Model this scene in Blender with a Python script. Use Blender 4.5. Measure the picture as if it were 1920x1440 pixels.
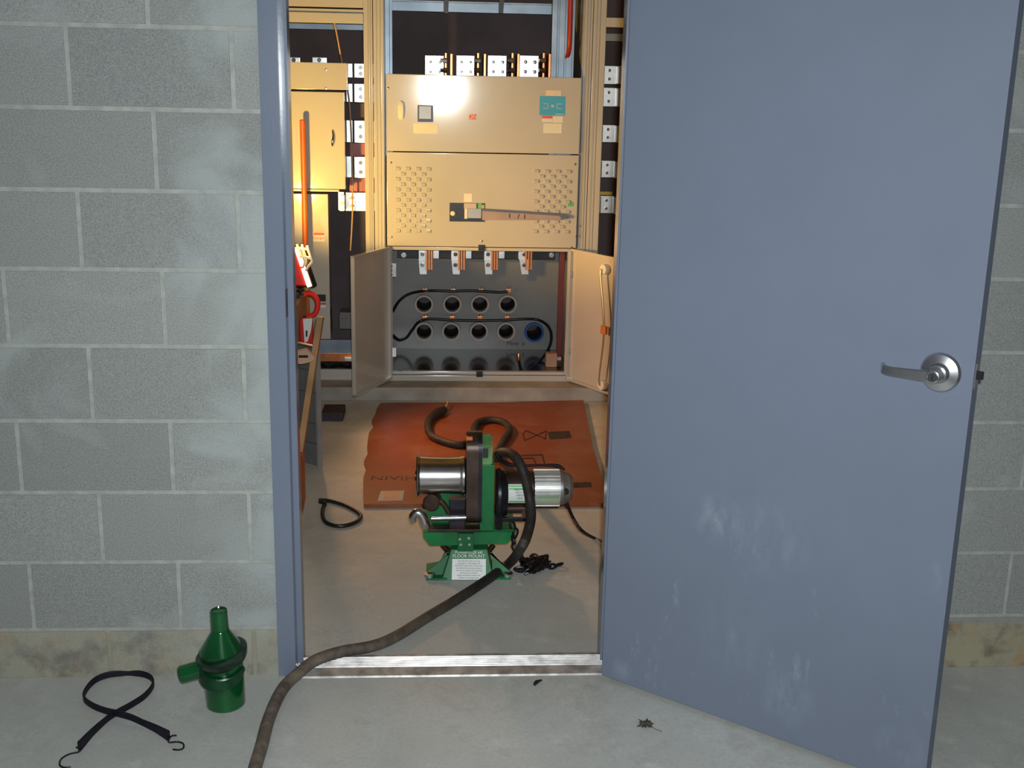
import bpy, bmesh, math, random
from mathutils import Vector, Matrix
random.seed(7)
sc = bpy.context.scene
col = sc.collection
for o in list(bpy.data.objects): bpy.data.objects.remove(o)

# ------------------------------------------------------------------ camera
FPX = 2160.0
CAM = Vector((0.0, -3.05134, 1.63552))
PITCH, YAW, ROLL = 0.24606, 0.06588, 0.02056
_f = Vector((math.sin(YAW)*math.cos(PITCH), math.cos(YAW)*math.cos(PITCH), -math.sin(PITCH)))
_r = Vector((math.cos(YAW), -math.sin(YAW), 0)); _u = _r.cross(_f)
CR = _r*math.cos(ROLL) + _u*math.sin(ROLL); CU = -_r*math.sin(ROLL) + _u*math.cos(ROLL)
cd = bpy.data.cameras.new('camera'); cam = bpy.data.objects.new('camera', cd); col.objects.link(cam)
cam.matrix_world = Matrix(((CR.x, CU.x, -_f.x, CAM.x), (CR.y, CU.y, -_f.y, CAM.y), (CR.z, CU.z, -_f.z, CAM.z), (0, 0, 0, 1)))
cd.sensor_width = 36; cd.lens = 36*FPX/1920; cd.clip_start = 0.05
sc.camera = cam

# ------------------------------------------------------------------ world, lights, exposure
w = bpy.data.worlds.new('world'); sc.world = w; w.use_nodes = True
w.node_tree.nodes['Background'].inputs[0].default_value = (0.80, 0.86, 0.92, 1)
w.node_tree.nodes['Background'].inputs[1].default_value = 0.11
sc.view_settings.view_transform = 'Standard'; sc.view_settings.look = 'None'
sc.view_settings.gamma = 1; sc.view_settings.use_curve_mapping = False
sc.view_settings.exposure = 0.0

def area(name, loc, target, sx, sy, power, color, spread=math.pi):
    l = bpy.data.lights.new(name, 'AREA'); l.shape = 'RECTANGLE'; l.size = sx; l.size_y = sy
    l.energy = power; l.color = color; l.spread = spread
    o = bpy.data.objects.new(name, l); col.objects.link(o); o.location = loc
    o.rotation_euler = (Vector(target)-Vector(loc)).to_track_quat('-Z', 'Y').to_euler()
    return o
# the camera's own flash, a hand's width above and beside the lens
area('camera_flash', CAM + CR*0.03 + CU*0.045, CAM + _f*5 + CU*0.1, 0.035, 0.02, 38, (0.91, 0.98, 1.0), math.radians(120))
HALOGEN = (1.0, 0.59, 0.11)
def lamp_light(loc, power, axis, cone, blend, color=HALOGEN):
    l = bpy.data.lights.new('halogen_bulb', 'SPOT'); l.energy = power; l.color = color; l.shadow_soft_size = 0.035
    l.spot_size = math.radians(cone); l.spot_blend = blend
    o = bpy.data.objects.new('halogen_bulb', l); col.objects.link(o); o.location = loc
    o.rotation_euler = Vector(axis).to_track_quat('-Z', 'Y').to_euler()

# ------------------------------------------------------------------ placing helpers
def ray(px, py): return _f + CR*((px-960)/FPX) - CU*((py-720)/FPX)
def at(px, py, x=None, y=None, z=None):
    """the point of the plane x=, y= or z= that the photograph shows at this pixel"""
    d = ray(px, py)
    if x is not None: t = (x-CAM.x)/d.x
    elif y is not None: t = (y-CAM.y)/d.y
    else: t = (z-CAM.z)/d.z
    return CAM + d*t
def V(*a): return Vector(a)

# ------------------------------------------------------------------ materials
def mat(name, c, rough=0.6, metal=0.0, var=0.12, scale=8.0, bump=0.0, bscale=None, c2=None, emit=None, coat=0.0, detail=6, spec=0.5, thr=(0.35, 0.65)):
    m = bpy.data.materials.new(name); m.use_nodes = True; nt = m.node_tree; N = nt.nodes; L = nt.links
    b = N['Principled BSDF']; b.inputs['Roughness'].default_value = rough; b.inputs['Metallic'].default_value = metal
    b.inputs['Specular IOR Level'].default_value = spec
    b.inputs['Coat Weight'].default_value = coat; b.inputs['Coat Roughness'].default_value = 0.10
    tc = N.new('ShaderNodeTexCoord'); nz = N.new('ShaderNodeTexNoise'); nz.inputs['Scale'].default_value = scale; nz.inputs['Detail'].default_value = detail
    L.new(tc.outputs['Object'], nz.inputs['Vector'])
    rp = N.new('ShaderNodeValToRGB'); L.new(nz.outputs['Fac'], rp.inputs['Fac'])
    c2 = c2 or tuple(v*(1-var) for v in c); c1 = c if c2 is not None and emit is None and False else tuple(min(1, v*(1+var*0.5)) for v in c)
    rp.color_ramp.elements[0].position = thr[0]; rp.color_ramp.elements[1].position = thr[1]
    rp.color_ramp.elements[0].color = (*c2, 1); rp.color_ramp.elements[1].color = (*c1, 1)
    L.new(rp.outputs['Color'], b.inputs['Base Color'])
    if bump:
        n2 = N.new('ShaderNodeTexNoise'); n2.inputs['Scale'].default_value = bscale or scale*6; n2.inputs['Detail'].default_value = 4
        L.new(tc.outputs['Object'], n2.inputs['Vector'])
        bp = N.new('ShaderNodeBump'); bp.inputs['Strength'].default_value = bump; bp.inputs['Distance'].default_value = 0.004
        L.new(n2.outputs['Fac'], bp.inputs['Height']); L.new(bp.outputs['Normal'], b.inputs['Normal'])
    if emit:
        b.inputs['Emission Color'].default_value = (*emit[0], 1); b.inputs['Emission Strength'].default_value = emit[1]
    m['bsdf'] = 1
    return m

def nodes_of(m): return m.node_tree.nodes, m.node_tree.links, m.node_tree.nodes['Principled BSDF']

def mix(N, L, a, b, fac, mode='MIX'):
    n = N.new('ShaderNodeMix'); n.data_type = 'RGBA'; n.blend_type = mode
    for sock, v in ((n.inputs[6], a), (n.inputs[7], b), (n.inputs[0], fac)):
        if hasattr(v, 'links'): L.new(v, sock)
        elif isinstance(v, (int, float)): sock.default_value = v
        else: sock.default_value = (*v, 1)
    return n.outputs[2]
def noise(N, L, vec, scale, detail=5, rough=0.6):
    n = N.new('ShaderNodeTexNoise'); n.inputs['Scale'].default_value = scale; n.inputs['Detail'].default_value = detail; n.inputs['Roughness'].default_value = rough
    L.new(vec, n.inputs['Vector']); return n.outputs['Fac']
def maprange(N, L, v, a, b, c=0.0, d=1.0):
    n = N.new('ShaderNodeMapRange'); n.inputs[1].default_value = a; n.inputs[2].default_value = b; n.inputs[3].default_value = c; n.inputs[4].default_value = d
    L.new(v, n.inputs[0]); return n.outputs[0]
def mathn(N, L, op, a, b=None):
    n = N.new('ShaderNodeMath'); n.operation = op
    for i, v in enumerate((a, b)):
        if v is None: continue
        if hasattr(v, 'links'): L.new(v, n.inputs[i])
        else: n.inputs[i].default_value = v
    return n.outputs[0]

def block_mat():
    m = bpy.data.materials.new('concrete_block'); m.use_nodes = True; N, L, b = nodes_of(m)
    tc = N.new('ShaderNodeTexCoord'); ob = tc.outputs['Object']; geo = N.new('ShaderNodeNewGeometry')
    fine = noise(N, L, ob, 260, 3, 0.8); mid = noise(N, L, ob, 14, 6); big = noise(N, L, ob, 2.3, 3)
    c = mix(N, L, (0.19, 0.20, 0.195), (0.42, 0.43, 0.405), maprange(N, L, fine, 0.3, 0.72))
    c = mix(N, L, c, (0.33, 0.34, 0.31), maprange(N, L, mid, 0.5, 0.8, 0, 0.5))
    rnd = maprange(N, L, geo.outputs['Random Per Island'], 0, 1, 0.90, 1.06)
    hs = N.new('ShaderNodeHueSaturation'); L.new(c, hs.inputs['Color']); L.new(rnd, hs.inputs['Value']); c = hs.outputs[0]
    # pale cement smears
    sm = N.new('ShaderNodeTexNoise'); sm.inputs['Scale'].default_value = 3.4; sm.inputs['Detail'].default_value = 8; sm.inputs['Distortion'].default_value = 0.6
    L.new(ob, sm.inputs['Vector'])
    sx_ = N.new('ShaderNodeSeparateXYZ'); L.new(ob, sx_.inputs[0])
    near = maprange(N, L, mathn(N, L, 'ABSOLUTE', mathn(N, L, 'ADD', sx_.outputs['X'], 0.56)), 0.10, 0.20, 0.15, 0.0)   # smeared cement beside the frame
    c = mix(N, L, c, (0.42, 0.46, 0.45), maprange(N, L, mathn(N, L, 'ADD', sm.outputs['Fac'], near), 0.58, 0.74, 0, 0.60))
    # old tan and rust stains along the cut bottom course
    sp = N.new('ShaderNodeSeparateXYZ'); L.new(ob, sp.inputs[0])
    edge = mathn(N, L, 'ADD', sp.outputs['Z'], mathn(N, L, 'MULTIPLY', mid, 0.03))
    band = maprange(N, L, edge, 0.150, 0.175, 1, 0)
    side = maprange(N, L, sp.outputs['X'], 0.6, 1.4, 0.55, 1.0)
    stain = mix(N, L, (0.37, 0.33, 0.22), (0.13, 0.095, 0.06), maprange(N, L, noise(N, L, ob, 9, 7), 0.47, 0.64))
    stain = mix(N, L, stain, (0.42, 0.26, 0.11), maprange(N, L, noise(N, L, ob, 13, 5), 0.54, 0.66, 0, 0.8))
    c = mix(N, L, c, stain, mathn(N, L, 'MULTIPLY', mathn(N, L, 'MULTIPLY', band, side), maprange(N, L, big, 0.3, 0.6, 0.7, 1.0)))
    L.new(c, b.inputs['Base Color']); b.inputs['Roughness'].default_value = 0.9; b.inputs['Specular IOR Level'].default_value = 0.25
    bp = N.new('ShaderNodeBump'); bp.inputs['Strength'].default_value = 0.5; bp.inputs['Distance'].default_value = 0.003
    L.new(fine, bp.inputs['Height']); L.new(bp.outputs['Normal'], b.inputs['Normal'])
    return m
def floor_mat():
    m = bpy.data.materials.new('troweled_concrete'); m.use_nodes = True; N, L, b = nodes_of(m)
    tc = N.new('ShaderNodeTexCoord'); ob = tc.outputs['Object']
    big = noise(N, L, ob, 1.6, 5); mid = noise(N, L, ob, 7, 8, 0.65); fine = noise(N, L, ob, 90, 4)
    c = mix(N, L, (0.45, 0.45, 0.42), (0.60, 0.60, 0.56), maprange(N, L, big, 0.35, 0.65))
    c = mix(N, L, c, (0.68, 0.68, 0.64), maprange(N, L, mid, 0.58, 0.72, 0, 0.65))
    c = mix(N, L, c, (0.33, 0.31, 0.27), maprange(N, L, noise(N, L, ob, 3.1, 9, 0.75), 0.50, 0.72, 0, 0.7))
    c = mix(N, L, c, (0.36, 0.33, 0.30), maprange(N, L, fine, 0.45, 0.75, 0, 0.35))
    c = mix(N, L, c, (0.1, 0.09, 0.08), maprange(N, L, noise(N, L, ob, 46, 3, 0.5), 0.735, 0.76, 0, 0.7))
    L.new(c, b.inputs['Base Color']); L.new(maprange(N, L, mid, 0.3, 0.7, 0.5, 0.72), b.inputs['Roughness'])
    bp = N.new('ShaderNodeBump'); bp.inputs['Strength'].default_value = 0.12; bp.inputs['Distance'].default_value = 0.003
    L.new(fine, bp.inputs['Height']); L.new(bp.outputs['Normal'], b.inputs['Normal'])
    return m
def door_mat(name='door_paint', streaks=True):
    m = bpy.data.materials.new(name); m.use_nodes = True; N, L, b = nodes_of(m)
    tc = N.new('ShaderNodeTexCoord'); ob = tc.outputs['Object']
    c = mix(N, L, (0.150, 0.176, 0.234), (0.176, 0.204, 0.268), noise(N, L, ob, 5, 5))
    if streaks:
        mp = N.new('ShaderNodeMapping'); mp.inputs['Scale'].default_value = (5, 5, 2.2); L.new(ob, mp.inputs['Vector'])
        s = noise(N, L, mp.outputs[0], 2.0, 9, 0.7)
        sp = N.new('ShaderNodeSeparateXYZ'); L.new(ob, sp.inputs[0])
        low = maprange(N, L, sp.outputs['Z'], 0.15, 0.75, 1, 0)
        c = mix(N, L, c, (0.36, 0.42, 0.48), mathn(N, L, 'MULTIPLY', low, maprange(N, L, s, 0.60, 0.78, 0, 0.75)))
        for (px, py), rad, k in (((1345, 975), .08, .45), ((1445, 1010), .12, .25), ((1475, 1310), .09, .35), ((1690, 1405), .07, .3), ((1165, 1255), .04, .3), ((1375, 1190), .16, .12)):
            d = _f + CR*((px-960)/FPX) - CU*((py-720)/FPX); h0 = Vector((0.4755, -0.046, 0)); n0 = Vector((-0.6445, -0.7646, 0)); p = CAM + d*((h0-CAM).dot(n0)/d.dot(n0)) - h0
            vd = N.new('ShaderNodeVectorMath'); vd.operation = 'DISTANCE'; L.new(ob, vd.inputs[0]); vd.inputs[1].default_value = p
            f = mathn(N, L, 'MULTIPLY', maprange(N, L, vd.outputs['Value'], rad*.1, rad, k, 0), maprange(N, L, noise(N, L, mp.outputs[0], 4.5, 8, 0.7), 0.42, 0.68))
            c = mix(N, L, c, (0.40, 0.46, 0.52), f)
    L.new(c, b.inputs['Base Color']); b.inputs['Roughness'].default_value = 0.55 if streaks else 0.20; b.inputs['Specular IOR Level'].default_value = 0.3 if streaks else 0.5
    bp = N.new('ShaderNodeBump'); bp.inputs['Strength'].default_value = 0.08; bp.inputs['Distance'].default_value = 0.002
    L.new(noise(N, L, ob, 120, 3), bp.inputs['Height']); L.new(bp.outputs['Normal'], b.inputs['Normal'])
    return m
M = dict(
    block=block_mat(), mortar=mat('mortar', (0.40, 0.41, 0.38), 0.95, var=0.15, scale=30, bump=0.3, spec=0.2),
    floor=floor_mat(), door=door_mat(), frame=door_mat('frame_paint', False),
    steel=mat('satin_steel', (0.62, 0.62, 0.64), 0.27, 1, 0.1, 20), chrome=mat('chrome', (0.8, 0.8, 0.82), 0.14, 1, 0.05),
    alum=mat('mill_aluminium', (0.55, 0.53, 0.51), 0.30, 0.5, 0.4, 25), rubber=mat('black_rubber', (0.010, 0.008, 0.015), 0.6, var=0.3, scale=20, spec=0.25),
    plate=mat('silver_plated_bar', (0.80, 0.80, 0.78), 0.33, 1, 0.15, 12), copper=mat('copper_bar', (0.85, 0.32, 0.13), 0.32, 1, 0.15, 15),
    cab=mat('enclosure_paint', (0.52, 0.495, 0.44), 0.42, var=0.05, scale=3, spec=0.4, coat=1.0),
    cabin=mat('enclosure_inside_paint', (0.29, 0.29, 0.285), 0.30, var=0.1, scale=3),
    dark=mat('dark_and_unlit_panel', (0.10, 0.066, 0.072), 0.6, var=0.3, scale=4), black=mat('black_plastic', (0.012, 0.011, 0.013), 0.35, var=0.2),  # dark: on the rear cover and far wall, low light put into the colour
    glastic=mat('red_insulator_board', (0.17, 0.022, 0.018), 0.4, var=0.2), conc=mat('pad_concrete', (0.36, 0.335, 0.30), 0.8, var=0.25, scale=6, bump=0.2),
    cream=mat('cream_label', (0.80, 0.78, 0.66), 0.5, var=0.05), blue=mat('blue_placard', (0.02, 0.36, 0.62), 0.35, var=0.06), redl=mat('red_label', (0.75, 0.09, 0.06), 0.45, var=0.05),
    green=mat('green_machine_paint', (0.012, 0.165, 0.045), 0.48, var=0.35, scale=7, c2=(0.01, 0.11, 0.035), spec=0.35),
    gmetal=mat('green_anodised_tube', (0.003, 0.098, 0.022), 0.16, 0.35, 0.4, 9, coat=0.6), olive=mat('worn_green_paint', (0.10, 0.24, 0.07), 0.5, var=0.4, scale=14),
    rust=mat('oily_brown_steel', (0.062, 0.036, 0.026), 0.40, 0.5, 0.5, 12), grime=mat('grimy_black_steel', (0.028, 0.026, 0.034), 0.35, 0.6, 0.4, 12),
    rope=mat('dark_hose_sheath', (0.026, 0.020, 0.018), 0.65, var=0.5, scale=14, bump=0.6, bscale=80), ropedust=None,
    bush=mat('bushing_plastic', (0.55, 0.47, 0.42), 0.45, var=0.1), hole=mat('conduit_inside', (0.06, 0.045, 0.04), 0.5, 0.3, 0.3, 6),
    bluep=mat('blue_bushing', (0.02, 0.10, 0.34), 0.35, var=0.1), green_l=mat('green_sticker', (0.10, 0.50, 0.12), 0.45), wht=mat('white_label', (0.78, 0.80, 0.76), 0.5, var=0.06),
    ink=mat('ink', (0.02, 0.02, 0.025), 0.6), wirec=mat('black_ground_wire', (0.012, 0.014, 0.012), 0.35, var=0.2), card=mat('cardboard', (0.36, 0.20, 0.11), 0.85, var=0.12, scale=5),
    wood=mat('bare_lumber', (0.42, 0.235, 0.10), 0.7, var=0.25, scale=6), pinkw=mat('pale_wood', (0.52, 0.31, 0.21), 0.7, var=0.15), ored=mat('orange_board_face', (0.52, 0.16, 0.045), 0.6, var=0.25),
    orange=mat('orange_fibreglass', (0.66, 0.15, 0.02), 0.35, var=0.12), redp=mat('red_lamp_paint', (0.55, 0.012, 0.008), 0.35, var=0.1), foam=mat('red_foam', (0.78, 0.02, 0.012), 0.5, var=0.1),
    grey=mat('grey_cabinet_paint', (0.16, 0.165, 0.165), 0.45, var=0.1), lens=mat('lit_lamp_glass', (0.9, 0.8, 0.6), 0.2, emit=((1.0, 0.80, 0.42), 3.2)),
    guard=mat('cream_wire', (0.92, 0.88, 0.70), 0.3, 0.0, 0.05), leaf=mat('dry_leaf', (0.075, 0.055, 0.04), 0.8, var=0.4, scale=40), cordtan=mat('tan_wire', (0.55, 0.36, 0.22), 0.45),
    silvert=mat('silver_tape', (0.36, 0.37, 0.37), 0.4, 0.4, 0.1), blueg=mat('galvanised_steel', (0.30, 0.36, 0.42), 0.38, 0.7, 0.25, 5),
)
def stain_mortar():
    N, L, b = nodes_of(M['mortar']); tc = N.new('ShaderNodeTexCoord'); sp = N.new('ShaderNodeSeparateXYZ'); L.new(tc.outputs['Object'], sp.inputs[0])
    old = b.inputs['Base Color'].links[0].from_socket
    L.new(mix(N, L, old, (0.30, 0.275, 0.20), maprange(N, L, sp.outputs['Z'], 0.130, 0.150, 0.85, 0)), b.inputs['Base Color'])
stain_mortar()
def ply_mat():
    m = bpy.data.materials.new('phenolic_plywood'); m.use_nodes = True; N, L, b = nodes_of(m)
    tc = N.new('ShaderNodeTexCoord'); ob = tc.outputs['Object']
    mp = N.new('ShaderNodeMapping'); mp.inputs['Scale'].default_value = (1, 3.2, 1); L.new(ob, mp.inputs['Vector'])
    c = mix(N, L, (0.25, 0.058, 0.011), (0.18, 0.037, 0.007), noise(N, L, mp.outputs[0], 5, 6))
    c = mix(N, L, c, (0.27, 0.115, 0.055), maprange(N, L, noise(N, L, ob, 4.0, 9, 0.75), 0.48, 0.68, 0, 0.85))
    L.new(c, b.inputs['Base Color']); b.inputs['Roughness'].default_value = 0.42
    return m
M['ply'] = ply_mat()
def rope_mat():
    m = M['rope']; N, L, b = nodes_of(m)
    # concrete dust rubbed on the length that lies in the doorway
    tc = N.new('ShaderNodeTexCoord'); sp = N.new('ShaderNodeSeparateXYZ'); L.new(tc.outputs['Object'], sp.inputs[0])
    old = b.inputs['Base Color'].links[0].from_socket
    c = mix(N, L, old, (0.20, 0.155, 0.115), mathn(N, L, 'MULTIPLY', maprange(N, L, sp.outputs['Y'], 0.55, 0.0, 0, 1), maprange(N, L, noise(N, L, tc.outputs['Object'], 22, 5), 0.3, 0.65, 0.25, 0.9)))
    L.new(c, b.inputs['Base Color'])
rope_mat()

# ------------------------------------------------------------------ mesh helpers
class MB:
    def __init__(s): s.bm = bmesh.new(); s.mi = 0
    def _new(s, fn):
        before = set(s.bm.faces); r = fn()
        for f in s.bm.faces:
            if f not in before: f.material_index = s.mi
        return r
    def hexa(s, p, bev=0.0):
        """p: 8 corners, bottom loop of four then top loop of four"""
        def go():
            v = [s.bm.verts.new(q) for q in p]
            fs = [s.bm.faces.new([v[i] for i in q]) for q in ((3, 2, 1, 0), (4, 5, 6, 7), (0, 1, 5, 4), (1, 2, 6, 5), (2, 3, 7, 6), (3, 0, 4, 7))]
            bmesh.ops.recalc_face_normals(s.bm, faces=fs)
            if bev:
                ed = {e for f in fs for e in f.edges}
                bmesh.ops.bevel(s.bm, geom=list(ed), offset=bev, segments=2, profile=0.6, affect='EDGES')
        s._new(go); return s
    def box(s, x0, x1, y0, y1, z0, z1, bev=0.0):
        return s.hexa([(x0, y0, z0), (x1, y0, z0), (x1, y1, z0), (x0, y1, z0), (x0, y0, z1), (x1, y0, z1), (x1, y1, z1), (x0, y1, z1)], bev)
    def obox(s, c, ax, ay, az, bev=0.0):
        """box from centre and three half-extent vectors"""
        c, ax, ay, az = map(Vector, (c, ax, ay, az))
        return s.hexa([c-ax-ay-az, c+ax-ay-az, c+ax+ay-az, c-ax+ay-az, c-ax-ay+az, c+ax-ay+az, c+ax+ay+az, c-ax+ay+az], bev)
    def prism(s, poly, ext, bev=0.0):
        ext = Vector(ext)
        def go():
            a = [s.bm.verts.new(Vector(p)) for p in poly]; b = [s.bm.verts.new(Vector(p)+ext) for p in poly]; n = len(a)
            fs = [s.bm.faces.new(a), s.bm.faces.new(b[::-1])] + [s.bm.faces.new([a[i], b[i], b[(i+1) % n], a[(i+1) % n]]) for i in range(n)]
            bmesh.ops.recalc_face_normals(s.bm, faces=fs)
            if bev: bmesh.ops.bevel(s.bm, geom=list({e for f in fs for e in f.edges}), offset=bev, segments=2, affect='EDGES')
        s._new(go); return s
    def lathe(s, org, axis, prof, seg=32, squash=None):
        """prof: (distance along axis, radius) pairs"""
        org = Vector(org); ax = Vector(axis).normalized(); a = ax.orthogonal().normalized(); b = ax.cross(a)
        def go():
            rings = []
            for t, r in prof:
                if r < 1e-6: rings.append([s.bm.verts.new(org+ax*t)])
                else: rings.append([s.bm.verts.new(org+ax*t+(a*math.cos(2*math.pi*k/seg)+b*math.sin(2*math.pi*k/seg))*r) for k in range(seg)])
            fs = []
            for p, q in zip(rings, rings[1:]):
                for k in range(seg):
                    k2 = (k+1) % seg
                    if len(p) == 1 and len(q) == 1: continue
                    if len(p) == 1: vs = [p[0], q[k], q[k2]]
                    elif len(q) == 1: vs = [p[k], q[0], p[k2]]
                    else: vs = [p[k], q[k], q[k2], p[k2]]
                    fs.append(s.bm.faces.new(vs))
            if len(rings[0]) > 1 and prof[0] != prof[-1]: fs.append(s.bm.faces.new(rings[0]))
            if len(rings[-1]) > 1 and prof[0] != prof[-1]: fs.append(s.bm.faces.new(rings[-1][::-1]))
            bmesh.ops.recalc_face_normals(s.bm, faces=fs)
        s._new(go); return s
    def cyl(s, p0, p1, r, r1=None, seg=24, ch=0.0):
        p0, p1 = Vector(p0), Vector(p1); h = (p1-p0).length; r1 = r if r1 is None else r1
        prof = [(0, r-ch), (ch, r), (h-ch, r1), (h, r1-ch)] if ch else [(0, r), (h, r1)]
        return s.lathe(p0, p1-p0, prof, seg)
    def ring(s, c, axis, ri, ro, h, seg=32):
        return s.lathe(Vector(c), axis, [(0, ri), (0, ro), (h, ro), (h, ri), (0, ri)], seg)
    def tube(s, pts, r, seg=16, smooth=6, flat=None, up=(0, 0, 1)):
        """catmull-rom tube; r number or list; flat=(w,h): strap cross-section held to `up`"""
        P = [Vector(p) for p in pts]; n = len(P); R = r if isinstance(r, (list, tuple)) else [r]*n
        Q, RR = [], []
        for i in range(n-1):
            p0, p1, p2, p3 = P[max(i-1, 0)], P[i], P[i+1], P[min(i+2, n-1)]
            for k in range(smooth):
                t = k/smooth
                Q.append(0.5*((2*p1)+(p2-p0)*t+(2*p0-5*p1+4*p2-p3)*t*t+(3*p1-p0-3*p2+p3)*t**3)); RR.append(R[i]*(1-t)+R[i+1]*t)
        Q.append(P[-1]); RR.append(R[-1])
        def go():
            rings = []; nrm = None
            for i, q in enumerate(Q):
                T = (Q[min(i+1, len(Q)-1)]-Q[max(i-1, 0)]).normalized()
                if flat:
                    U = Vector(up); U = (U-T*U.dot(T)); U = U.normalized() if U.length > 1e-4 else T.orthogonal().normalized(); S = T.cross(U)
                    wd, hg = flat; k = RR[i]
                    rings.append([s.bm.verts.new(q+S*wd*k*a+U*hg*k*b) for a, b in ((-1, -.8), (-.6, -1), (.6, -1), (1, -.8), (1, .8), (.6, 1), (-.6, 1), (-1, .8))])
                else:
                    nrm = T.orthogonal().normalized() if nrm is None else (nrm-T*nrm.dot(T)).normalized()
                    bn = T.cross(nrm)
                    rings.append([s.bm.verts.new(q+(nrm*math.cos(2*math.pi*k/seg)+bn*math.sin(2*math.pi*k/seg))*RR[i]) for k in range(seg)])
            m_ = len(rings[0]); fs = []
            for a, b in zip(rings, rings[1:]):
                for k in range(m_): fs.append(s.bm.faces.new([a[k], b[k], b[(k+1) % m_], a[(k+1) % m_]]))
            fs += [s.bm.faces.new(rings[0][::-1]), s.bm.faces.new(rings[-1])]
            bmesh.ops.recalc_face_normals(s.bm, faces=fs)
        s._new(go); return s
    def build(s, name, m, parent=None, smooth=True, loc=None, label=None):
        me = bpy.data.meshes.new(name); o = bpy.data.objects.new(name, me)
        off = Vector((0, 0, 0))
        if parent is not None:
            off = world_of(parent)
        if loc is not None: o.location = Vector(loc)-off; off = Vector(loc)
        if off.length: bmesh.ops.translate(s.bm, verts=s.bm.verts, vec=-off)
        s.bm.to_mesh(me); s.bm.free()
        for x in (m if isinstance(m, (list, tuple)) else [m]): me.materials.append(x)
        if smooth:
            me.polygons.foreach_set('use_smooth', [True]*len(me.polygons))
            try: me.set_sharp_from_angle(angle=math.radians(26))
            except Exception: pass
            wn_ = o.modifiers.new('weighted_normal', 'WEIGHTED_NORMAL'); wn_.keep_sharp = True; wn_.weight = 100
        col.objects.link(o)
        if parent is not None: o.parent = parent
        if label: o['label'] = label
        return o
def world_of(o):
    v = Vector(o.location)
    while o.parent: o = o.parent; v += Vector(o.location)
    return v
def tag(o, label, cat, group=None, kind=None):
    if label: o['label'] = label
    if cat: o['category'] = cat
    if group: o['group'] = group
    if kind: o['kind'] = kind
    return o
def thing(name, loc, label, cat, group=None):
    o = bpy.data.objects.new(name, None); o.empty_display_size = 0.05; col.objects.link(o); o.location = loc
    return tag(o, label, cat, group)
def struct(o, label=None): o['kind'] = 'structure'; (label and o.__setitem__('label', label)); return o
def dup(root, dv, label=None, group=None):
    r = root.copy(); col.objects.link(r); r.location = Vector(root.location)+Vector(dv)
    if label: r['label'] = label
    if group: r['group'] = group
    for ch in root.children:
        c = ch.copy(); col.objects.link(c); c.parent = r
        for g in ch.children:
            d = g.copy(); col.objects.link(d); d.parent = c
    return r
def text(name, s, size, org, right, up, m, parent, depth=0.0006, align='CENTER', squeeze=1.0):
    cu = bpy.data.curves.new(name, 'FONT'); cu.body = s; cu.size = size; cu.extrude = depth; cu.align_x = align; cu.align_y = 'CENTER'; cu.resolution_u = 2
    t = bpy.data.objects.new('tmp', cu); col.objects.link(t)
    dg = bpy.context.evaluated_depsgraph_get(); me = bpy.data.meshes.new_from_object(t.evaluated_get(dg)); bpy.data.objects.remove(t)
    r = Vector(right).normalized(); u = Vector(up).normalized(); n = r.cross(u); off = world_of(parent)
    for v in me.vertices: v.co = Vector(org)-off + r*v.co.x*squeeze + u*v.co.y + n*v.co.z
    me.materials.clear(); me.materials.append(m)
    o = bpy.data.objects.new(name, me); col.objects.link(o); o.parent = parent; return o

# ================================================================== THE SETTING
ZL = [at(250, y, y=0).z for y in (1263.5, 1180, 1054.5, 923.7, 790, 649.5, 506, 358, 204.5, 49)]
ZR = [at(1885, y, y=0).z for y in (1258, 1154, 1037, 917, 793, 661.5, 524, 386, 245, 97)]
def block_wall(name, x0, x1, zs, phase, zj_top=2.9):
    zs = list(zs); zs[0] = 0.0
    while zs[-1] < zj_top: zs.append(zs[-1]+0.2032)
    mb = MB(); mb.mi = 1
    mb.box(x0, x1, 0.0022, 0.148, 0.0, zs[-1])
    mb.mi = 0; g = 0.0060
    for k in range(len(zs)-1):
        xs = []; ph = phase + (0.2032 if k % 2 else 0.0)
        n = math.floor((x0-ph)/0.4064); x = ph+n*0.4064
        while x < x1:
            a, b = max(x, x0), min(x+0.4064, x1)
            if b-a > 0.025: mb.box(a+g*(a > x0), b-g*(b < x1), -0.0005+random.uniform(-.0006, .0006), 0.05, zs[k]+(g if k else 0), zs[k+1]-g, 0.0016)
            x += 0.4064
    return struct(mb.build(name, [M['block'], M['mortar']], smooth=False))
xj = at(149, 430, y=0).x   # a vertical joint of the odd courses
XL, XR = -0.452, 0.548
block_wall('wall_left', -3.2, XL, ZL, xj)
xr = at(1891, 1090, y=0).x
block_wall('wall_right', XR, 3.4, ZR, xr+0.2032)
mb = MB(); mb.box(XL, XR, 0.0, 0.148, 2.185, 2.95); struct(mb.build('wall_above', M['block'], smooth=False))
mb = MB(); mb.box(-3.2, 3.4, -4.2, 4.4, -0.12, 0); struct(mb.build('floor', M['floor'], smooth=False))
YP, ZP, YC = 3.055, 0.0753, 3.2177
mb = MB(); mb.box(-2.4, 2.3, YP, 4.2, 0.0, ZP, 0.006); struct(mb.build('concrete_pad', M['conc'], smooth=False), 'low concrete housekeeping pad under the switchgear')
mb = MB(); mb.box(-3.2, 3.4, 4.3, 4.4, 0, 3.0); struct(mb.build('wall_back', M['dark'], smooth=False))  # dimness of the far wall is carried by its dark colour
mb = MB(); mb.box(-2.5, -2.4, 0.15, 4.4, 0, 3.0); struct(mb.build('wall_room_left', M['block'], smooth=False))
mb = MB(); mb.box(2.3, 2.4, 0.15, 4.4, 0, 3.0); struct(mb.build('wall_room_right', M['block'], smooth=False))
mb = MB(); mb.box(-3.2, 3.4, 0.0, 4.4, 3.0, 3.1); struct(mb.build('ceiling', M['conc'], smooth=False))

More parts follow.
